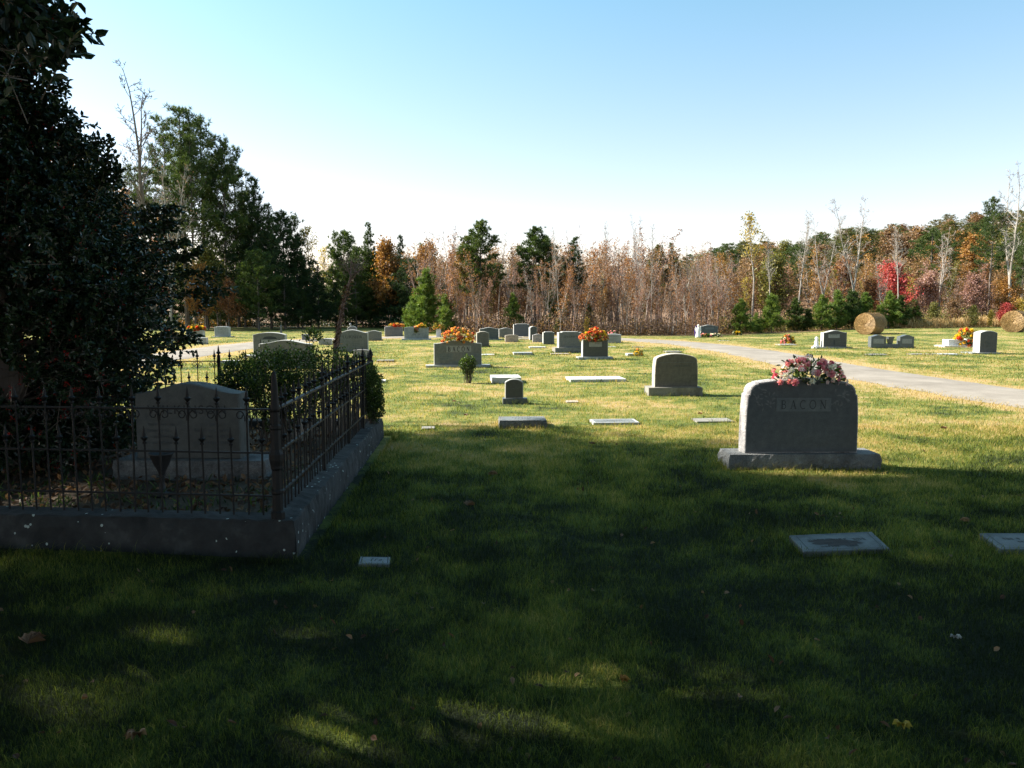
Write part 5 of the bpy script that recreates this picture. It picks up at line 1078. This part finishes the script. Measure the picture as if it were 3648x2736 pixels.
# right-hand wood and hillside
for px, pt, Y, k, kh, bm, cm, w, lb_ in [
    (2690, 768, 58, HT[0], 9, bark_pale, lf_yel, .95, 'tall tree with a yellow-leaved head at the right of the wood'), (2752, 850, 57, BT[0], 15, bark_pale, lf_pink, .75, 'thin pale bare trunk right of the yellow-headed tree'), (2852, 765, 58, BT[0], 15, bark_pale, lf_pink, .85, 'thin bare tree midway between the yellow-headed tree and the hay bale'),
    (2935, 780, 58, BT[1], 15, bark_pale, lf_olive, 1.0, 'forked pale bare tree with ivy left of the hay bale'), (3065, 708, 57, BT[2], 15, bark_pale, lf_pink, 1.15, 'tallest forked bare tree above the nearer hay bale'), (3215, 810, 58, BT[0], 15, bark_pale, lf_pink, .9, 'white-trunked bare tree in front of the red maple'),
    (3360, 820, 62, BT[2], 15, bark_pale, lf_pink, 1.2, 'spreading bare tree right of the red maple'), (3625, 598, 60, BT[1], 15, bark_pale, lf_pink, 1.1, 'very tall bare tree at the right edge of the photo'), (3150, 960, 57, BT[1], 15, bark_pale, lf_rust, .8, 'crooked low bare tree above the nearer hay bale')]:
    plant('bare_tree' if k[0].name.startswith('trunk') and kh == 15 else 'leafy_tree', k, kh, lb_, px, pt, Y, bm, cm, w)
plant('pine_tree', PT[1], 16, 'tall pine near the right edge with a high tufted top', 3545, 712, 61, bark, pine_g, .75)
plant('pine_tree', PT[0], 16, 'pine cut by the right edge of the photo', 3655, 800, 64, bark, pine_g, .75)
plant('pine_tree', PT[2], 14, 'pine outside the right edge of the photo', 3800, 740, 66, bark, pine_g, .8)
for px, pt, Y, k, cm, w, lb_ in [(3205, 955, 61, 3, lf_red, 1.15, 'bright red maple behind the white-trunked bare tree'), (3300, 985, 62, 4, lf_pink, 1.1, 'paler pinkish maple touching the bright red one'), (3120, 1010, 61, 3, lf_rust, 1, 'rust tree left of the bright red maple'), (3480, 990, 60, 4, lf_pink, 1.1, 'pale red tree left of the tall right pine'), (3600, 1000, 60, 3, lf_orange, 1.1, 'orange tree at the right edge of the photo'), (2985, 940, 62, 4, lf_rust, .9, 'russet tree above the young pines'), (2760, 930, 62, 3, lf_olive, 1, 'olive-brown tree behind the young pines')]:
    plant('leafy_tree', (HL+HR+HT)[k], [8, 8, 8, 5, 5, 9, 9][k], lb_, px, pt, Y, bark, cm, w)
for px, pt, Y, k, cm, w, lb_ in [(3580, 1085, 58, 0, lf_red, 1.3, 'crimson bush behind the hay bale at the right edge'), (3470, 1095, 57, 1, lf_olive, 1.2, 'olive bush left of the crimson one'), (3400, 1075, 58, 0, lf_brown, 1.2, 'brown bush above the vase of yellow flowers'), (3330, 1085, 57, 1, lf_olive, 1.2, 'grey-green bush above the tall grass'), (3260, 1080, 56, 0, lf_brown, 1.2, 'dark brown bush right of the nearer hay bale'), (3640, 1075, 59, 1, lf_yel, 1.2, 'yellow bush at the right edge of the photo'), (3530, 1110, 57, 1, lf_yel, .9, 'yellowish bush just left of the far hay bale')]:
    plant('leafy_bush', HB[k], 3, lb_, px, pt, Y, bark, cm, w, cat='bush')
YL = ['leftmost bushy young pine of the row right of the road', 'bushy young pine, second in the row right of the road', 'narrow young pine, third in the row', 'young pine, fourth in the row right of the road', 'tall young pine just left of the nearer hay bale', 'full young pine behind the nearer hay bale, its left shoulder', 'bluish young pine directly behind the nearer hay bale', 'tall young pine over the right end of the nearer hay bale', 'darker young pine right of the nearer hay bale', 'thin young pine between the first two of the row', 'last young pine of the row, browning', 'low young pine under the fourth of the row']
for q, (px, pt, Y, k) in enumerate([(2640, 1072, 50.5, 0), (2752, 1055, 51.5, 2), (2835, 1070, 53, 1), (2930, 1058, 53.5, 0), (2985, 1045, 54, 1), (3040, 1042, 54.5, 2), (3085, 1050, 55, 0), (3170, 1048, 55, 1), (3210, 1060, 55.5, 2), (2695, 1120, 51, 1), (3255, 1075, 56, 0), (2880, 1105, 53, 2)]):
    plant('young_pine', PY[k], 3, YL[q], px, pt, Y, bark, [pine_y, pine_y, pine_g][q % 3], .9 if k != 1 else 1.05, group='young pines along the field edge')
for q in range(62):      # mixed saplings in front of the hill
    px = RT.uniform(2560, 3900); x = P(px, 1150, 60)[0]; Y = float(edge(x))+RT.uniform(3, 16); x, y, h = at_top(px, RT.uniform(900, 1010), Y)
    if RT.random() < .5: k, kh, nm, lb_, gr = BS[int(RT.integers(6))], 7, 'bare_sapling', 'slim nearly leafless sapling on the right behind the young pines', 'slim bare saplings before the hill'
    else: k, kh, nm, lb_, gr = HS[int(RT.integers(3))], 6, 'leafy_sapling', 'slim sapling in autumn leaf on the right before the hill', 'leafy saplings before the hill'
    s = h/kh; tree(nm, k, lb_, x, y, s*RT.uniform(.9, 1.3), RT.uniform(0, 6.28), [bark_pale, bark_rust, bark][int(RT.integers(3))], [lf_rust, lf_olive, lf_pink, lf_orange, lf_yel][int(RT.integers(5))], gr, sz=s)
hp = [(a, b) for a in np.arange(24, 150, 5.2) for b in np.arange(78, 160, 8.5)]
for q, (a, b) in enumerate(hp):       # canopy of the hillside wood
    x = a+RT.uniform(-2, 2)+(b-78)*.12; y = b+RT.uniform(-3, 3)
    if abs(x/y) > .82 or x/y < .20: continue
    if RT.random() < .5: k, kh, nm, lb_, gr, cm, hh = PT[int(RT.integers(3))], 15, 'pine_tree', 'round-headed pine in the canopy of the far hillside', 'pines on the far hillside', [pine_g, pine_g, pine_b][int(RT.integers(3))], RT.uniform(8.5, 10)
    else: k, kh, nm, lb_, gr, cm, hh = HL[int(RT.integers(3))], 8, 'leafy_tree', 'autumn hardwood in the canopy of the far hillside', 'autumn trees on the far hillside', [lf_olive, lf_orange, lf_brown, lf_brown, lf_olive][int(RT.integers(5))], RT.uniform(7, 9)
    sl_ = (1095-np.interp(1824+x/y*FPX, [2400, 2480, 2900, 3100, 3300, 3450, 3700], [935, 905, 850, 825, 795, 772, 760]))/FPX
    hh = min(hh, (CAMZ+sl_*y)*RT.uniform(.94, 1.01)-float(H(x, y)))
    if hh < 2.5: continue
    s = hh/kh; tree(nm, k, lb_, x, y, s*1.45, RT.uniform(0, 6.28), bark, cm, gr, sz=s)
# deeper wood: one far mass of the same trees
def mass(name, label, items, mat):
    mb = MB()
    for me, x, y, sx, sz, rz in items:
        n = len(me.vertices); co = np.empty(n*3, np.float32); me.vertices.foreach_get('co', co); co = co.reshape(-1, 3); c, s_ = math.cos(rz), math.sin(rz)
        v = np.stack([(co[:, 0]*c-co[:, 1]*s_)*sx+x, (co[:, 0]*s_+co[:, 1]*c)*sx+y, co[:, 2]*sz+float(H(x, y))], -1)
        lt = np.empty(len(me.polygons), np.int32); me.polygons.foreach_get('loop_total', lt); ls = np.empty(len(me.polygons), np.int32); me.polygons.foreach_get('loop_start', ls); li = np.empty(len(me.loops), np.int32); me.loops.foreach_get('vertex_index', li)
        r = np.empty(n, np.float32); me.attributes['rnd'].data.foreach_get('value', r); first = True
        for k in np.unique(lt):
            st = ls[lt == k]; f = li[st[:, None]+np.arange(k)[None, :]]
            if first: mb.add(v, f, r); first = False
            else: mb.f.append(f.astype(np.int64)+mb.n-n)
    return tag(put(name, mb.build(name), mat), label, kind='stuff')
def deep(n, pxr, dmin, dmax, hr, kinds, kh, part, wide=1.0):
    out = []
    for q in range(n):
        px = RT.uniform(*pxr); Y0 = 60; x = P(px, 1150, Y0)[0]; Y = float(edge(x))+RT.uniform(dmin, dmax); x = (px-1824)/FPX*Y; k = kinds[int(RT.integers(len(kinds)))][part]
        if k is None: continue
        s = RT.uniform(*hr)/kh; out.append((k, x, Y, s*wide, s, RT.uniform(0, 6.28)))
    return out
mass('woods', 'hazy mass of bare trunks deep in the wood', deep(150, (1450, 2800), 13, 26, (4.8, 6.6), BS, 7, 0), bark)
mass('woods', 'rusty brown leaf mass deep in the wood', deep(170, (1450, 2800), 10, 26, (4, 6), HS, 6, 1, 1.3), lf_brown)
mass('woods', 'brown leaf mass deep in the wood on the right', deep(90, (2500, 4000), 12, 24, (4, 5.8), HS, 6, 1, 1.5), lf_brown)
mass('woods', 'dark evergreen mass behind the left pines', deep(46, (-400, 1560), 8, 16, (4.5, 7), PD, 8.7, 1, 1.25), pine_d)
# scrub along the foot of the woods
def scrub(name, label, pxr, n, hmax, mat, L, dep=(.2, 2.5), seed=0, axis_up=.8, wd=.5):
    rng = np.random.default_rng(700+seed); px = rng.uniform(*pxr, n); x0 = (px-1824)/FPX*55; Y = edge(x0)+rng.uniform(*dep, n); x = (px-1824)/FPX*Y
    clump_ = .5+.5*np.sin(x*1.7+seed)*np.sin(x*.73+Y); z = rng.random(n)**1.5*hmax*(.35+.65*clump_)
    mb = MB(); leaves(mb, np.stack([x, Y, H(x, Y)+z], -1), rdirs(rng, n, axis_up), rdirs(rng, n), L*rng.uniform(.6, 1.3, n), L*wd, rng.random(n), simple=True); return tag(put(name, mb.build(name), mat), label, kind='stuff')
scrub('undergrowth', 'brown bramble and weeds along the foot of the bare wood', (1440, 2650), 16000, 1.5, lf_brown, .13, (.1, 4))
scrub('undergrowth', 'twiggy upright stems along the foot of the bare wood', (1440, 2650), 5000, 1.3, bark_rust, .6, (.1, 6), 1, 3, .025)
scrub('undergrowth', 'mixed olive and brown scrub along the right field edge', (2560, 4000), 20000, 1.5, lf_olive, .13, (.6, 4), 2)
scrub('undergrowth', 'brown leaves in the scrub along the right field edge', (2560, 4000), 11000, 1.9, lf_brown, .13, (1, 5), 3)
scrub('undergrowth', 'dark shrubs along the foot of the left pines', (200, 1460), 15000, 1.4, pine_d, .16, (0, 3), 4)
scrub('undergrowth', 'orange leaf litter and bracken at the left wood entrance', (640, 900), 6000, .8, lf_orange, .13, (.4, 5), 5)
scrub('tall_grass', 'tawny uncut grass between field and scrub on the right', (3180, 4000), 9000, .5, straw_m, .45, (-.4, .8), 6, 2.5, .06)

# ---------------------------------------------------------------- trees out of frame: left ones shade the foreground, others added to cut sky light
OAK = [hardwood(80+q, 12, 3.6, cb=.22, nb=50, sub=6, leaf=11, lsz=.25, twig=3, upness=.8, clump=.28, r0=.2, fill=1) for q in range(2)]
OAKD = hardwood(85, 12, 3.5, cb=.26, nb=76, sub=9, leaf=14, lsz=.26, twig=3, upness=.8, clump=.3, r0=.2, fill=1)
OAK.append(hardwood(83, 13, 5.4, cb=.46, nb=60, sub=8, leaf=12, lsz=.26, twig=4, upness=.55, clump=.3, r0=.24, fill=1)); OAK.append(hardwood(84, 13, 5.0, cb=.48, nb=60, sub=8, leaf=12, lsz=.26, twig=4, upness=.5, clump=.3, r0=.24, fill=1))  # high-crowned kinds for the added boughs that cut sky light
OAK.append(OAKD)
for x, y, s, sz, k, rz, lb_ in [(-16, 10.3, 1.0, 1.85, 4, 0, 'tall narrow oak left of the plot, casting the far edge of the shade'), (-20, 12.0, 1.05, 2.15, 4, 2, 'tallest oak, outermost behind the narrow one'), (-19, 9.2, 1.0, 1.9, 4, 4, 'tall slim oak between the narrow one and the big one'), (-23, 6.5, 1.4, 2.0, 1, 0, 'broad tall oak in the back row left of the plot'), (-14.5, 6.4, 1.3, 1.5, 1, 1, 'big oak next to the narrow one'), (-14.5, 1.6, 1.35, 1.5, 0, 2, 'big oak level with the camera on the left'),
    (-9.2, 3.2, .75, .8, 0, 2, 'low oak close behind the big-leaved holly'), (-19, 3.6, 1.4, 1.9, 1, 4, 'tall oak in the second row left of the camera'), (-13, -3, 1.3, 1.5, 1, 3, 'oak left of and behind the camera'),
    (-2, -4.6, 1.3, 1.3, 0, 4, 'unseen spreading oak added right behind the camera to cut sky light'), (6.5, -5.5, 1.3, 1.35, 1, 0, 'unseen oak added behind the camera on the right to cut sky light'), (14, -2.5, 1.2, 1.3, 0, 1, 'unseen oak added to the right of the camera to cut sky light'), (-8, -8, 1.4, 1.5, 1, 5, 'unseen oak added well behind the camera on the left to cut sky light'), (-6.2, .8, 1.0, 1.0, 2, 0, 'unseen high-crowned oak added on the left to cut sky light overhead'), (7.0, .6, 1.0, 1.0, 3, 2, 'unseen high-crowned oak added on the right to cut sky light overhead'), (.8, -3.4, 1.1, 1.05, 2, 3, 'unseen high-crowned oak added just behind the camera to cut sky light'), (16, 4.5, 1.2, 1.2, 1, 3, 'unseen oak added across the road on the right to cut sky light'), (10, -9, 1.5, 1.5, 0, 3, 'large unseen oak added far behind the camera to cut sky light')]:
    tree('oak_tree', (OAK[k][0], thin_crown(OAK[k][1], (x, y), s, sz, rz)), lb_, x, y, s, rz, bark, lf_green, sz=sz)

# ---------------------------------------------------------------- weeds, litter, fallen leaves, grass
rng = np.random.default_rng(61); n = 3000; u, v = rng.random(n), rng.random(n); p = (_q[0]*(1-u)[:, None]+_q[1]*u[:, None])*(1-v)[:, None]+(_q[3]*(1-u)[:, None]+_q[2]*u[:, None])*v[:, None]
mb = MB(); leaves(mb, np.stack([p[:, 0], p[:, 1], ZI+.01+rng.random(n)*.02], -1), rdirs(rng, n, .1), np.tile([0, 0, 1.], (n, 1))+rng.normal(0, .4, (n, 3)), rng.uniform(.03, .08, n), .035, rng.random(n)); tag(put('leaf_litter', mb.build('leaf_litter'), dead_m), 'brown fallen leaves covering the ground of the plot', kind='stuff')
n = 2600; u = rng.random(n); v = rng.random(n)**2*.5; cl = np.sin(u*23)*np.sin(v*31+2) > -.25; u, v = u[cl], v[cl]; n = len(u); p = (_q[0]*(1-u)[:, None]+_q[1]*u[:, None])*(1-v)[:, None]+(_q[3]*(1-u)[:, None]+_q[2]*u[:, None])*v[:, None]
mb = MB(); leaves(mb, np.stack([p[:, 0], p[:, 1], np.full(n, ZI)], -1), rdirs(rng, n, 1.2), rdirs(rng, n), rng.uniform(.03, .12, n)*rng.uniform(.5, 1, n), .011, rng.uniform(.1, 1, n)); tag(put('weeds', mb.build('weeds'), box_m), 'tufts of weeds and grass just inside the near fence', kind='stuff')
n = 380; D_ = 2.3*np.exp(rng.random(n)*math.log(24/2.3)); x_ = D_*rng.uniform(-.8, .8, n); ok = ~in_plot(x_, D_) & (road_dist(x_, D_) > RW)
for cx, cy, w_, d_, th_ in FOOT:
    dx_, dy_ = x_-cx, D_-cy; c_, s_ = math.cos(th_), math.sin(th_); ok &= ~((np.abs(dx_*c_+dy_*s_) < w_+.03) & (np.abs(-dx_*s_+dy_*c_) < d_+.03))
x_, D_ = x_[ok], D_[ok]; n = len(x_); mb = MB()
leaves(mb, np.stack([x_, D_, H(x_, D_)+rng.uniform(.015, .035, n)], -1), rdirs(rng, n, .15), np.tile([0, 0, 1.], (n, 1))+rng.normal(0, .5, (n, 3)), rng.uniform(.02, .05, n), .022, rng.random(n)); tag(put('leaf_litter', mb.build('leaf_litter'), dead_m), 'small bits of dry leaf scattered through the lawn', kind='stuff')
def dead_leaf(px, py, size, label, seed, mat=dead_m):
    g = G(px, py); rng = np.random.default_rng(seed); mb = MB(); a = rng.uniform(0, 6.28)
    for q in (-1.1, -.5, 0, .5, 1.1):
        A = np.array([[math.cos(a+q), math.sin(a+q), .25]]); leaves(mb, np.array([[0, 0, 0.]]), A, np.array([[0, 0, 1.]]), size*(.75-.15*abs(q)), size*.35, np.array([rng.uniform(.2, .9)]), fold=.5)
    tag(put('fallen_leaf', mb.build('fallen_leaf'), mat, None, g+np.array([0, 0, .035])), label, 'leaf', 'fallen leaves on the grass')
for q, (px, py, s, lb_, m) in enumerate([(100, 2318, .13, 'large brown fallen leaf in the shade near the left edge', dead_m), (1745, 1702, .12, 'dark curled leaf in the shade below the slab markers', dead_m), (1665, 1815, .11, 'dark curled leaf lower in the middle shade', dead_m), (3370, 1536, .10, 'brown leaf in the sun right of the large dark headstone', dead_m), (1612, 1438, .09, 'pale tan leaf in the sunny grass left of the round-topped tablet', dead_m), (1662, 1488, .08, 'brown leaf in the sun left of the rock-pitched marker', dead_m), (2108, 1592, .08, 'brown leaf in the sun near the edge of the shade', dead_m), (3210, 2610, .07, 'yellow-green leaf in the shade at the bottom right', lf_yel), (3450, 1873, .09, 'dark leaf by the flat marker at the right edge', dead_m), (2500, 1483, .09, 'small brown leaf above the brown flush marker', dead_m), (3400, 2292, .055, 'pale grey-white leaf in the shade at the right', slab_rough), (2210, 2448, .06, 'rusty leaf in the foreground shade, right of centre', lf_orange), (490, 2645, .08, 'grey leaf at the bottom left', dead_m)]):
    dead_leaf(px, py, s, lb_, 30+q, m)

def grass():
    rng = np.random.default_rng(99); N = 1050000
    t = rng.random(N); D = 1.9*np.exp(t*math.log(58/1.9)); D[:470000] = 2.2*np.exp(rng.random(470000)*math.log(11/2.2)); x = rng.uniform(-1, 1, N)*(D*.86+2.2); y = D
    ex = [];
    for cx, cy, w, d, th in FOOT:      # longer tufts the mower missed round each stone
        k = int(130*(w+d)*2*np.clip(9/max(cy, 3), .5, 1.6)); u = rng.uniform(-1, 1, k); e = rng.integers(0, 4, k); g_ = .012+rng.random(k)**2*.05
        lx = np.where(e < 2, u*w, np.where(e == 2, w+g_, -w-g_)); ly = np.where(e == 0, d+g_, np.where(e == 1, -d-g_, u*d)); c, s = math.cos(th), math.sin(th); ex.append(np.stack([cx+lx*c-ly*s, cy+lx*s+ly*c], 1))
    ex = np.concatenate(ex); ne = len(ex); x[-ne:] = ex[:, 0]; y[-ne:] = ex[:, 1]; tuft = np.zeros(N, bool); tuft[-ne:] = True
    keep = (y < edge(x)+1.0); rd = road_dist(x[::1], y[::1]) if False else None
    # road distance through a coarse grid
    gx = np.linspace(-60, 60, 481); gy = np.linspace(0, 70, 281); GX, GY = np.meshgrid(gx, gy); GD = road_dist(GX, GY).reshape(GX.shape)
    ix = np.clip(((x+60)/.25).astype(int), 0, 480); iy = np.clip((y/.25).astype(int), 0, 280); rd = GD[iy, ix]
    keep &= rd > RW-.12+rng.random(N)*.2+.1*np.sin(x*2.3+y*3.1)*np.sin(y*1.7); keep &= ~in_plot(x, y)
    for cx, cy, w, d, th in FOOT:
        dx, dy = x-cx, y-cy; c, s = math.cos(th), math.sin(th); keep &= ~((np.abs(dx*c+dy*s) < w) & (np.abs(-dx*s+dy*c) < d))
    x, y, rd, tuft = x[keep], y[keep], rd[keep], tuft[keep]; n = len(x); z = H(x, y); D = np.hypot(x, y)
    sc = np.clip(D/5.5, .8, 5.0); pt = .5+.5*np.sin(x*1.3+np.sin(y*1.1))*np.sin(y*.9+np.sin(x*.7)*2)
    h = rng.uniform(.018, .042, n)*(1+.55*pt)*np.where(rng.random(n) < .02, 1.9, 1)*np.where(tuft, 1.9, 1)*np.clip(sc, 1, 1.1); w = .0029*sc*rng.uniform(.7, 1.3, n)
    az = rng.uniform(0, 2*math.pi, n); S = np.stack([np.cos(az), np.sin(az), np.zeros(n)], 1); la = rng.uniform(0, 2*math.pi, n); ln = rng.uniform(.2, 1.5, n)
    lean = np.stack([np.cos(la), np.sin(la), np.zeros(n)], 1)*ln[:, None]; B = np.stack([x, y, z-.004], 1); up = np.array([0, 0, 1.])
    M = B+(up*.62+lean*.22)*h[:, None]; T = B+(up*.95+lean*.75)*h[:, None]; hw = (S*w[:, None])/2
    V = np.stack([B-hw, B+hw, M+hw*.8, M-hw*.8, T], 1).reshape(-1, 3).astype(np.float32); b = np.arange(n)*5
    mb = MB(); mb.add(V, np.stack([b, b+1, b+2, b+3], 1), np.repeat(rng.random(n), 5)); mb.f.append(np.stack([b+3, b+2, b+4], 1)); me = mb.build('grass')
    dry = np.clip(1.3-(np.abs(rd-RW))/.9, 0, 1) - .86*sst((9.5-y)/3.5); at_ = me.attributes.new('dry', 'FLOAT', 'POINT'); at_.data.foreach_set('value', np.repeat(dry, 5).astype(np.float32))  # blades near the camera darkened for shade like the turf
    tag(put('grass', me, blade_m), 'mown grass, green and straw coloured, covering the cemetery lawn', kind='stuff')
grass()
